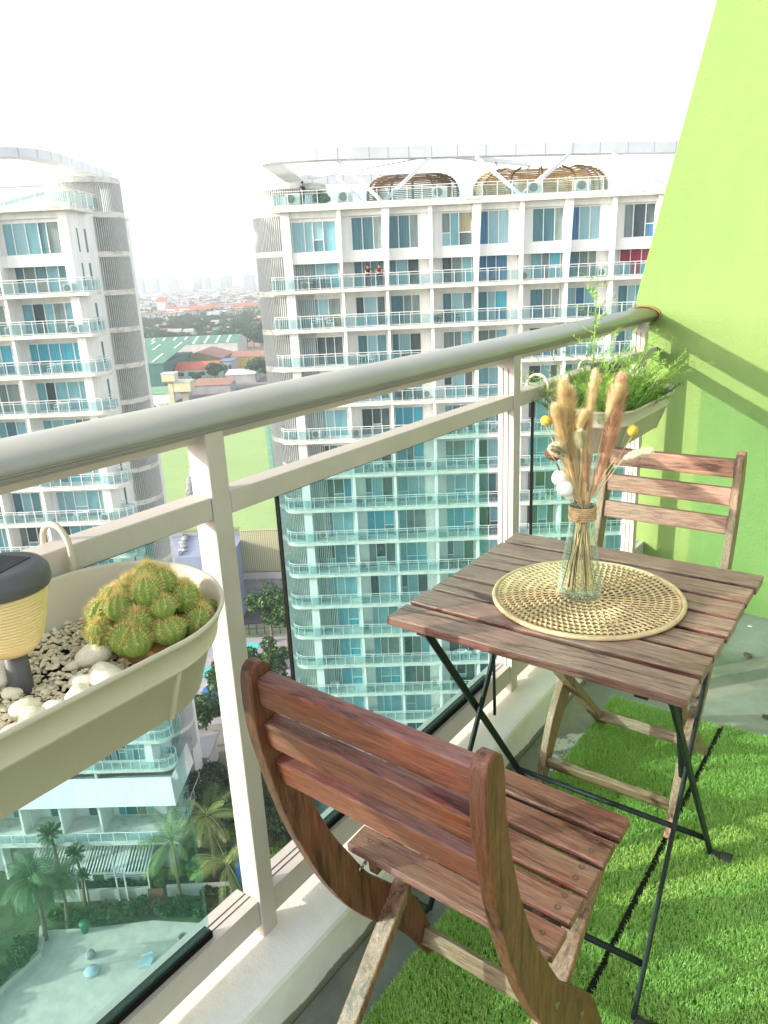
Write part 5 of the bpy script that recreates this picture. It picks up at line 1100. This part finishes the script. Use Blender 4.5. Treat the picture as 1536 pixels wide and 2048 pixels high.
# ------------------------------------------------------------------ mid-distance buildings
def house(name, label, t0, t1_, d0, d1, h, wallm, roofm, kind='gable_t', rise=2.0, wins=0, z=0.0, ov=.4, cat='building'):
    c = at_td(name, label, cat, (t0 + t1_) / 2, (d0 + d1) / 2, ZG + z); a, e = (t1_ - t0) / 2, (d1 - d0) / 2; mb = MB(); mb.box(-a, a, -e, e, 0, h)
    if kind == 'gable_t': mb.add([(-a, -e, h), (-a, e, h), (-a, 0, h + rise), (a, -e, h), (a, e, h), (a, 0, h + rise)], [(0, 2, 1), (3, 4, 5)])
    if kind == 'gable_d': mb.add([(-a, -e, h), (a, -e, h), (0, -e, h + rise), (-a, e, h), (a, e, h), (0, e, h + rise)], [(0, 1, 2), (3, 5, 4)])
    link('wall', mb, [wallm], c); rf = MB(); th = .15
    if kind == 'gable_t':
        for s_ in (-1, 1): rf.add([(-a - ov, s_ * (e + ov), h - .1), (a + ov, s_ * (e + ov), h - .1), (a + ov, 0, h + rise + .1), (-a - ov, 0, h + rise + .1), (-a - ov, s_ * (e + ov), h - .1 + th), (a + ov, s_ * (e + ov), h - .1 + th), (a + ov, 0, h + rise + .1 + th), (-a - ov, 0, h + rise + .1 + th)], [(0, 1, 2, 3), (4, 7, 6, 5), (0, 4, 5, 1), (1, 5, 6, 2), (3, 2, 6, 7), (0, 3, 7, 4)])
    elif kind == 'gable_d':
        for s_ in (-1, 1): rf.add([(s_ * (a + ov), -e - ov, h - .1), (s_ * (a + ov), e + ov, h - .1), (0, e + ov, h + rise + .1), (0, -e - ov, h + rise + .1), (s_ * (a + ov), -e - ov, h - .1 + th), (s_ * (a + ov), e + ov, h - .1 + th), (0, e + ov, h + rise + .1 + th), (0, -e - ov, h + rise + .1 + th)], [(0, 1, 2, 3), (4, 7, 6, 5), (0, 4, 5, 1), (1, 5, 6, 2), (3, 2, 6, 7), (0, 3, 7, 4)])
    elif kind == 'shed': rf.add([(-a - ov, -e - ov, h + .02), (a + ov, -e - ov, h + .02), (a + ov, e + ov, h + rise), (-a - ov, e + ov, h + rise), (-a - ov, -e - ov, h + .22), (a + ov, -e - ov, h + .22), (a + ov, e + ov, h + rise + .2), (-a - ov, e + ov, h + rise + .2)], [(0, 3, 2, 1), (4, 5, 6, 7), (0, 1, 5, 4), (1, 2, 6, 5), (2, 3, 7, 6), (3, 0, 4, 7)])
    else: rf.box(-a - ov, a + ov, -e - ov, e + ov, h + .003, h + .25)
    r_ = link('roof', rf, [roofm], c)
    for i in range(wins):
        x = -a + (i + .5) * 2 * a / wins; wn = MB(); wn.box(x - .28 * a / wins * 2, x + .28 * a / wins * 2, -e - .05, -e - .003, h * .45, h * .78); link('window', wn, ['pane_dark'], c)
    return c, r_, a, e
for nm, c_ in (('r_green', (.08, .22, .15)), ('r_green2', (.16, .34, .20)), ('r_dgreen', (.03, .14, .12)), ('r_red', (.50, .12, .06)), ('r_brown', (.24, .13, .09)), ('r_lime', (.30, .45, .14)), ('r_grey', (.34, .34, .34)), ('r_rust', (.34, .17, .11)), ('r_blue', (.12, .22, .34)), ('w_cream', (.62, .56, .36)), ('w_white', (.66, .65, .62)), ('w_yellow', (.62, .44, .10)), ('w_pale', (.52, .50, .48)), ('w_olive', (.26, .26, .12)), ('w_grey', (.34, .34, .35)), ('w_pink', (.60, .40, .32)), ('w_mint', (.42, .58, .48))): simple(nm, c_, .7, .25, .18)
m, n, l, b = newmat('lime_sheet'); v = coords(n, l); f1 = noise(n, l, v, .06, 6, .6); br = n.new('ShaderNodeTexBrick'); br.inputs['Scale'].default_value = 1; br.inputs['Brick Width'].default_value = 7; br.inputs['Row Height'].default_value = 5; br.inputs['Mortar Size'].default_value = .06; br.inputs['Color1'].default_value = (1, 1, 1, 1); br.inputs['Color2'].default_value = (.95, .97, .95, 1); br.inputs['Mortar'].default_value = (.82, .88, .8, 1); l.new(v, br.inputs['Vector'])
l.new(mixc(n, l, 1.0, ramp(n, l, f1, [(.3, (.26, .37, .13)), (.7, (.31, .42, .16))]), br.outputs['Color'], 'MULTIPLY'), b.inputs['Base Color']); b.inputs['Roughness'].default_value = .8
m, n, l, b = newmat('corrugated_beige'); wv = n.new('ShaderNodeTexWave'); wv.bands_direction = 'X'; wv.inputs['Scale'].default_value = .9; l.new(coords(n, l), wv.inputs['Vector']); l.new(ramp(n, l, wv.outputs['Fac'], [(.1, (.30, .29, .17)), (.6, (.50, .48, .32))]), b.inputs['Base Color']); b.inputs['Roughness'].default_value = .6
simple('annex_blue', (.27, .31, .42), .7, .3, .12)
GH = at_td('market_hall', 'huge hall with flat lime green roof and beige corrugated front wall between the towers', 'hall', -35, 118, ZG); hz = 14.0
mb = MB(); mb.box(-25, 26, 4, 112, hz - .5, hz); link('roof', mb, ['lime_sheet'], GH); mb = MB(); mb.box(7.0, 22, 1.5, 1.9, 6.6, hz + .1); link('front_wall', mb, ['corrugated_beige'], GH)
mb = MB(); mb.box(-24, 22, 4.2, 110, 0, hz - .52); link('wall', mb, ['w_grey'], GH); mb = MB(); mb.box(-20, 7.0, -5.9, 3.9, 0, 12.5); link('annex', mb, ['annex_blue'], GH)
mb = MB(); mb.add([(6.8, 1.4, hz + .05), (22.2, 1.4, hz + .05), (22.2, 4.1, hz + .1), (6.8, 4.1, hz + .1)], [(0, 1, 2, 3)]); link('roof_edge', mb, ['lime_sheet'], GH)
mb = MB(); mb.box(5.5, 22, .9, 4.2, 0, 6.5); link('base_wall', mb, ['shaft_dark'], GH); mb = MB(); mb.box(5.5, 22, .6, .88, 5.6, 6.7); link('ledge', mb, ['w_pale'], GH)
mb = MB(); rgn = random.Random(4)
for i in range(150):
    f = i / 150; t = -1.4 - f * 18.5 + rgn.uniform(-.3, .3); d = -5 + f * 84 + rgn.uniform(-.4, .4); mb.sphere((t, d + .5, (hz if d > 4 else 12.5) + .2), (.5 * rgn.uniform(.6, 1.3), .6, .35), 6, 4, jit=.25)
link('gutter_debris', mb, ['r_grey'], GH); mb = MB(); mb.bar((13.5, 4, hz + .05), (-4, 95, hz + .05), 1.0, .12); mb.prism([(14, 4), (26, 4), (26, 100), (-3.4, 95)], hz + .004, hz + .03, 1); link('roof_strip', mb, ['r_green2', 'r_green2'], GH)
ld = MB()
for s_ in (-.3, .3): ld.bar((4.0 + s_, -6.1, 7.0), (4.0 + s_, -6.1, 13.2), .07, .07)
for i in range(14): ld.bar((3.7, -6.1, 7.2 + i * .42), (4.3, -6.1, 7.2 + i * .42), .05, .05)
link('ladder', ld, ['w_grey'], GH)
WH, r_, a, e = house('warehouse', 'very long warehouse with green roof, white skylight strips and grey end wall', -205, -117, 556, 592, 9.6, 'w_pale', 'r_green', 'gable_t', 4.0)
for i in range(9):
    sk = MB(); x = -a + 14 + i * 8.2; sk.add([(x, -e, 9.75), (x + 1.6, -e, 9.75), (x + 1.6, -1.5, 13.75), (x, -1.5, 13.75)], [(0, 1, 2, 3)]); link('skylight', sk, ['w_white'], r_)
WH, r_, a, e = house('warehouse', 'dark green warehouse with sloping skylit roof right beside the left shaft', -152, -127, 408, 470, 12.0, 'r_dgreen', 'r_green', 'shed', 7.0)
for i, (x, y0, y1) in enumerate(((-7, -28, -8), (5, -28, -6), (-4, 4, 20), (8, 6, 24), (-10, 22, 30))):
    sk = MB(); zz = lambda y: 12.22 + (y + e) / (2 * e) * 7.0 + .12; sk.add([(x, y0, zz(y0)), (x + 1.3, y0, zz(y0)), (x + 1.3, y1, zz(y1)), (x, y1, zz(y1))], [(0, 1, 2, 3)]); link('skylight', sk, ['w_white'], r_)
house('factory', 'old factory with brown and lime gabled roof and olive front', -136, -108, 462, 500, 8.0, 'w_olive', 'r_rust', 'gable_d', 4.0)
house('annex_house', 'white house with bright red tiled roof and grilled windows in front of the old factory', -126, -102, 425, 440, 6.2, 'w_mint', 'r_red', 'gable_t', 3.4, wins=4)
house('yellow_hall', 'mustard yellow hall with red brown roof beside the long tower', -106, -82, 478, 505, 6.4, 'w_yellow', 'r_rust', 'gable_t', 2.6)
house('low_shed', 'low shed with faded pink and green roof behind the cream water tanks', -103, -84, 372, 386, 4.2, 'w_grey', 'r_rust', 'shed', 1.6)
house('awning_shed', 'long shed with mint green awning roof beside the left shaft', -123, -106, 347, 364, 4.6, 'w_white', 'r_green2', 'shed', .8)
house('corner_house', 'grey house with blue upper floor between factory and yellow hall', -104.5, -97, 440, 455, 8.4, 'w_grey', 'r_blue', 'flat', 1, wins=3)
house('open_shed', 'white roofed open shed below the yellow hall', -94, -78, 408, 430, 4.5, 'w_grey', 'w_white', 'gable_t', 1.5)
def tank(label, t, d, w_, h0, h1):
    c = at_td('water_tank', label, 'water tank', t, d, ZG); mb = MB(); mb.add([(-w_ * .3, -w_ * .3, h0), (w_ * .3, -w_ * .3, h0), (w_ * .3, w_ * .3, h0), (-w_ * .3, w_ * .3, h0), (-w_, -w_, h0 + 1.2), (w_, -w_, h0 + 1.2), (w_, w_, h0 + 1.2), (-w_, w_, h0 + 1.2), (-w_, -w_, h1), (w_, -w_, h1), (w_, w_, h1), (-w_, w_, h1)], [(0, 3, 2, 1), (0, 1, 5, 4), (1, 2, 6, 5), (2, 3, 7, 6), (3, 0, 4, 7), (4, 5, 9, 8), (5, 6, 10, 9), (6, 7, 11, 10), (7, 4, 8, 11), (8, 9, 10, 11)])
    link('tank_body', mb, ['w_cream'], c); lg = MB(); lg.box(-w_ * .35, w_ * .35, -w_ * .35, w_ * .35, 0, h0); link('shaft', lg, ['w_cream'], c); rf = MB(); rf.box(-w_ - .3, w_ + .3, -w_ - .3, w_ + .3, h1 + .003, h1 + .3); link('roof', rf, ['w_white'], c)
tank('taller cream water tank on a square shaft, left of a lower one', -105.0, 345, 3.0, 9.6, 14.2); tank('lower wider cream water tank right of the taller one', -99.5, 347, 3.9, 4.6, 10.2)
def car(label, t, d, col, rz):
    c = at_td('parked_car', label, 'car', t, d, ZG, rz, 'cars parked beyond the railing'); simple('car_' + str(int(t * 10)), col, .3, 2, .05); mt = 'car_' + str(int(t * 10)); mb = MB()
    mb.prismx([(-2.1, .35), (2.1, .35), (2.15, .8), (1.3, .95), (.7, 1.42), (-1.2, 1.45), (-1.9, .98), (-2.15, .85)], -.85, .85); link('body', mb, [mt], c, bevel=.06); wn = MB(); wn.prismx([(.62, 1.36), (1.2, .98), (-1.75, 1.0), (-1.15, 1.38)], -.86, .86); link('window', wn, ['pane_dark'], c)
    for x in (-.8, .8):
        for y in (-1.35, 1.35): wh = MB(); wh.tube([(x - .1, y, .33), (x + .1, y, .33)], .33, 12); link('wheel', wh, ['rubber_shade'], c)
car('dark purple car parked at the corner of the left shaft', -114.5, 343.5, (.05, .04, .14), .3); car('white car parked under the mint awning', -110.6, 341, (.7, .7, .7), 1.3); car('second white car beside the cream tanks', -108.4, 338, (.66, .66, .66), 1.5)
# street items below
simple('teal_roof', (.10, .45, .45), .6); simple('truck_blue', (.02, .16, .55), .4)
house('kiosk', 'small kiosk with bright teal roof down by the street', -25.3, -22.6, 96, 99.5, 2.6, 'w_white', 'teal_roof', 'shed', .5); house('kiosk', 'teal roofed stall next to a blue crate in the street gap', -28.5, -26.8, 92, 94, 2.4, 'w_white', 'teal_roof', 'flat', .5)
mb = MB(); mb.box(-.8, .8, -.6, .6, 0, 1.4); mb.box(-.85, .85, -.65, .65, 1.41, 1.5); tag(link('blue_crate', mb, ['truck_blue'], loc=W(-27.6, 90.0, ZG), rot=(0, 0, A35), bevel=.05), 'bright blue container crate standing by the stall', 'crate')
mb = MB(); mb.box(-.9, .9, -.5, .5, 0, 2.0); mb.box(-.95, .95, -.55, .55, 2.01, 2.1); tag(link('blue_tarp_box', mb, ['truck_blue'], loc=W(-16.3, 57.6, ZG), rot=(0, 0, A35), bevel=.05), 'bright blue covered box beside the lower coconut palm', 'box')
mb = MB(); mb.bar(W(-27, 109, ZG + 1.0), W(-17, 109.5, ZG + 1.0), .08, .08); mb.bar(W(-27, 109, ZG + 1.9), W(-17, 109.5, ZG + 1.9), .08, .08)
for i in range(9): mb.bar(W(-27 + i * 1.25, 109, ZG), W(-27 + i * 1.25, 109, ZG + 2.0), .1, .1)
tag(link('street_fence', mb, ['black_metal']), 'dark pipe fence along the street in front of the beige hall', 'fence')
house('guard_house', 'pale low building behind the slender street tree', -27.5, -23.5, 72.5, 77, 3.2, 'w_pale', 'w_grey', 'flat', .3)
# ------------------------------------------------------------------ town
rg = random.Random(31)
RM = ['r_red', 'r_rust', 'r_brown', 'r_grey', 'r_green', 'w_white', 'r_grey', 'r_brown', 'r_rust', 'r_blue', 'r_brown', 'r_grey']; WMs = ['w_white', 'w_pale', 'w_cream', 'w_pink', 'w_white', 'w_grey']
cn = {'r_red': 'red', 'r_rust': 'rust coloured', 'r_brown': 'brown', 'r_grey': 'grey', 'r_green': 'green', 'w_white': 'white', 'w_pale': 'pale grey', 'r_blue': 'blue'}
def tspan(d): return d * math.tan(radians(-18.9)), d * math.tan(radians(-9.6))
hcount = 0
rowd = [600, 622, 645, 670, 695, 725, 760, 795, 830, 870, 915, 960]
for ri, d in enumerate(rowd):
    a0, a1 = tspan(d); t = a0 + rg.uniform(0, 8); ci = 0
    while t < a1:
        w_ = rg.uniform(8, 15); 
        if rg.random() < .52:
            rm = rg.choice(RM); wm = rg.choice(WMs); h_ = rg.uniform(4, 8); ci += 1
            house('town_house', f'{cn[rm]} roofed town house, {ORD[ri + 1]} row behind long warehouse, {ORD[min(ci, 18)]} from left', t, t + w_, d, d + rg.uniform(8, 12), h_, wm, rm, rg.choice(('gable_t', 'gable_d', 'shed', 'flat')), rg.uniform(1.2, 2.6), cat='house')[0]['group'] = 'houses of the town'
        t += w_ + rg.uniform(1, 9)
ti = 0
for ri, d in enumerate((520, 606, 634, 660, 682, 710, 742, 778, 812, 850, 893, 938)):
    a0, a1 = tspan(d); t = a0 + rg.uniform(0, 10); ci = 0
    if ri == 0: t = -175
    while t < a1:
        if rg.random() < .85 and not (ri == 0 and t > -150 and t < -80): 
            ci += 1; tree(f'round green town tree, {ORD[ri + 1]} tree row, {ORD[min(ci, 18)]} from left', t, d, ZG, TFAR[rg.randrange(3)], rg.uniform(.7, 1.25), rg.uniform(0, 6), 'trees of the town', nm='town_tree')
        t += rg.uniform(7, 15)
tree('bushy tree in front of the red roofed house', -103.5, 424, ZG, TFAR[0], .85, 1, 'trees of the town', nm='town_tree'); tree('small bush tree left of the bushy tree at the red roofed house', -111.5, 414, ZG, TFAR[1], .5, 2, 'trees of the town', nm='town_tree'); tree('dark tree touching the long tower beside the open shed', -75.5, 408, ZG, TFAR[2], 1.1, 0, 'trees of the town', nm='town_tree')
house('school_building', 'pinkish orange long school building with terracotta roof in the town', -330, -255, 1100, 1120, 12, 'w_pink', 'r_red', 'gable_t', 5, wins=10); house('long_building', 'orange roofed long building right of the school in the town', -248, -205, 1140, 1160, 12, 'w_pink', 'r_red', 'gable_t', 5, wins=8)
c, _, _, _ = house('bell_tower', 'white bell tower with red top rising from the trees', -352, -340, 1140, 1152, 24, 'w_white', 'r_red', 'gable_t', 6)
for nm, c_ in (('f_white', (.52, .54, .55)), ('f_pale', (.36, .37, .37)), ('f_rust', (.24, .15, .12)), ('f_red', (.30, .14, .11)), ('far_grey', (.30, .34, .38))): simple(nm, c_, .8, .1, .15)
# far town: one mass
mb = MB(); rg = random.Random(8); mats_ = ['f_white', 'f_pale', 'f_rust', 'f_red', 'r_grey', 'f_pale', 'r_brown']
for i in range(2900):
    d = 985 * (6.8 ** (rg.random() ** 1.15)); a = radians(rg.uniform(-19.8, -8.6)); t = d * math.tan(a); w_ = rg.uniform(6, 16) * (1 + d / 6000); h_ = rg.uniform(4, 10) * (1 + d / 5000); e = rg.uniform(5, 10); p = [W(t - w_ / 2, d, 0), W(t + w_ / 2, d, 0), W(t + w_ / 2, d + e, 0), W(t - w_ / 2, d + e, 0)]
    o0 = len(mb.v); mb.v += [(q[0], q[1], ZG) for q in p] + [(q[0], q[1], ZG + h_) for q in p]; r0 = W(t - w_ / 2, d + e / 2, ZG + h_ + 2.5); r1 = W(t + w_ / 2, d + e / 2, ZG + h_ + 2.5); mb.v += [r0, r1]
    for f in ((0, 1, 5, 4), (1, 2, 6, 5), (2, 3, 7, 6), (3, 0, 4, 7)): mb.f.append(tuple(o0 + q for q in f)); mb.m.append(rg.choice((0, 0, 1, 5)))
    rmi = rg.choice((0, 1, 2, 3, 4, 4, 6, 4, 6, 1)); 
    for f in ((4, 5, 9, 8), (6, 7, 8, 9)): mb.f.append(tuple(o0 + q for q in f)); mb.m.append(rmi)
tag(link('far_town', mb, mats_), 'hazy sprawl of small houses reaching the horizon', 'town', kind='stuff')
bl = []
for i in range(8500):
    d = 985 * (6.6 ** (rg.random() ** 1.1)); t = d * math.tan(radians(rg.uniform(-19.8, -8.6))); p = W(t, d, ZG + rg.uniform(3, 7)); bl.append((*p, rg.uniform(6, 15)))
me = leafcloud('far_trees', bl, 300000, 2.8, 3, .7); me.materials.append(M['leaf_far']); o = bpy.data.objects.new('far_trees', me); COL.objects.link(o); tag(o, 'belts of distant trees between the far houses', 'trees', kind='stuff')
for i, (az, tn, wd_, D) in enumerate(((143.05, .0190, 34, 2900), (142.05, .0125, 30, 3000), (137.35, .0140, 40, 3000), (137.0, .0105, 26, 3050), (140.9, .0085, 60, 3100), (135.6, .006, 50, 2400), (139.2, .004, 40, 3100), (138.5, .0055, 30, 3000))):
    a = radians(az - 0); x, y = D * cos(a), D * sin(a); hh = 1.34 + tn * .12 * D - ZG; mb = MB(); wd_ *= .6; mb.box(-wd_ / 2, wd_ / 2, -12, 12, 0, hh); mb.box(-wd_ / 4, wd_ / 4, -6, 6, hh + .01, hh + 3)
    tag(link('distant_tower', mb, ['far_grey'], loc=(x, y, ZG), rot=(0, 0, A35)), ['faint wide high rise on the horizon beside the left shaft', 'faint narrow high rise just right of the wide one on the horizon', 'tallest faint high rise near the middle of the horizon gap', 'lower faint block joined to the right of the tallest high rise', 'long low faint block on the horizon left of the centre', 'pale mid rise close to the long tower on the horizon', 'small faint block in the middle of the horizon gap', 'thin faint block left of the tallest high rise'][i], 'high rise')
# roof plants of left tower
bl = [(*W(-31.5 - i * .35, 58.6 + (i % 3) * .2, zrL + .45), .35) for i in range(22)]; me = leafcloud('roof_plants', bl, 3500, .12, 17); me.materials.append(M['leaf_bright']); o = bpy.data.objects.new('roof_plants', me); COL.objects.link(o); tag(o, 'row of green roof plants along the edge of the left tower', 'plants')
bl = [(0, 0, .45, .5), (.4, .1, .3, .35), (-.3, 0, .35, .35)]; me = leafcloud('potted_palm', bl, 500, .16, 18); me.materials.append(M['leaf_mid']); o = bpy.data.objects.new('potted_plant', me); COL.objects.link(o); o.location = W(-5.6, 62.4, zrR + .3); tag(o, 'dark leafy plant in a trough on the far roof beside the standing person', 'plant')
# ------------------------------------------------------------------ haze
hm = bpy.data.materials.new('haze_air'); hm.use_nodes = True; nn2 = hm.node_tree.nodes; nn2.clear(); ho = nn2.new('ShaderNodeOutputMaterial'); pv = nn2.new('ShaderNodeVolumePrincipled'); pv.inputs['Color'].default_value = (.84, .90, .97, 1); pv.inputs['Density'].default_value = 0.00034; pv.inputs['Anisotropy'].default_value = 0.2
hm.node_tree.links.new(pv.outputs[0], ho.inputs['Volume']); M['haze_air'] = hm
hb = MB(); cx_, cy_, _z = W(-1400, 3600); hb.box(cx_ - 5600, cx_ + 5600, cy_ - 5600, cy_ + 5600, ZG - 1, 80); o = link('haze', hb, ['haze_air']); o['kind'] = 'stuff'
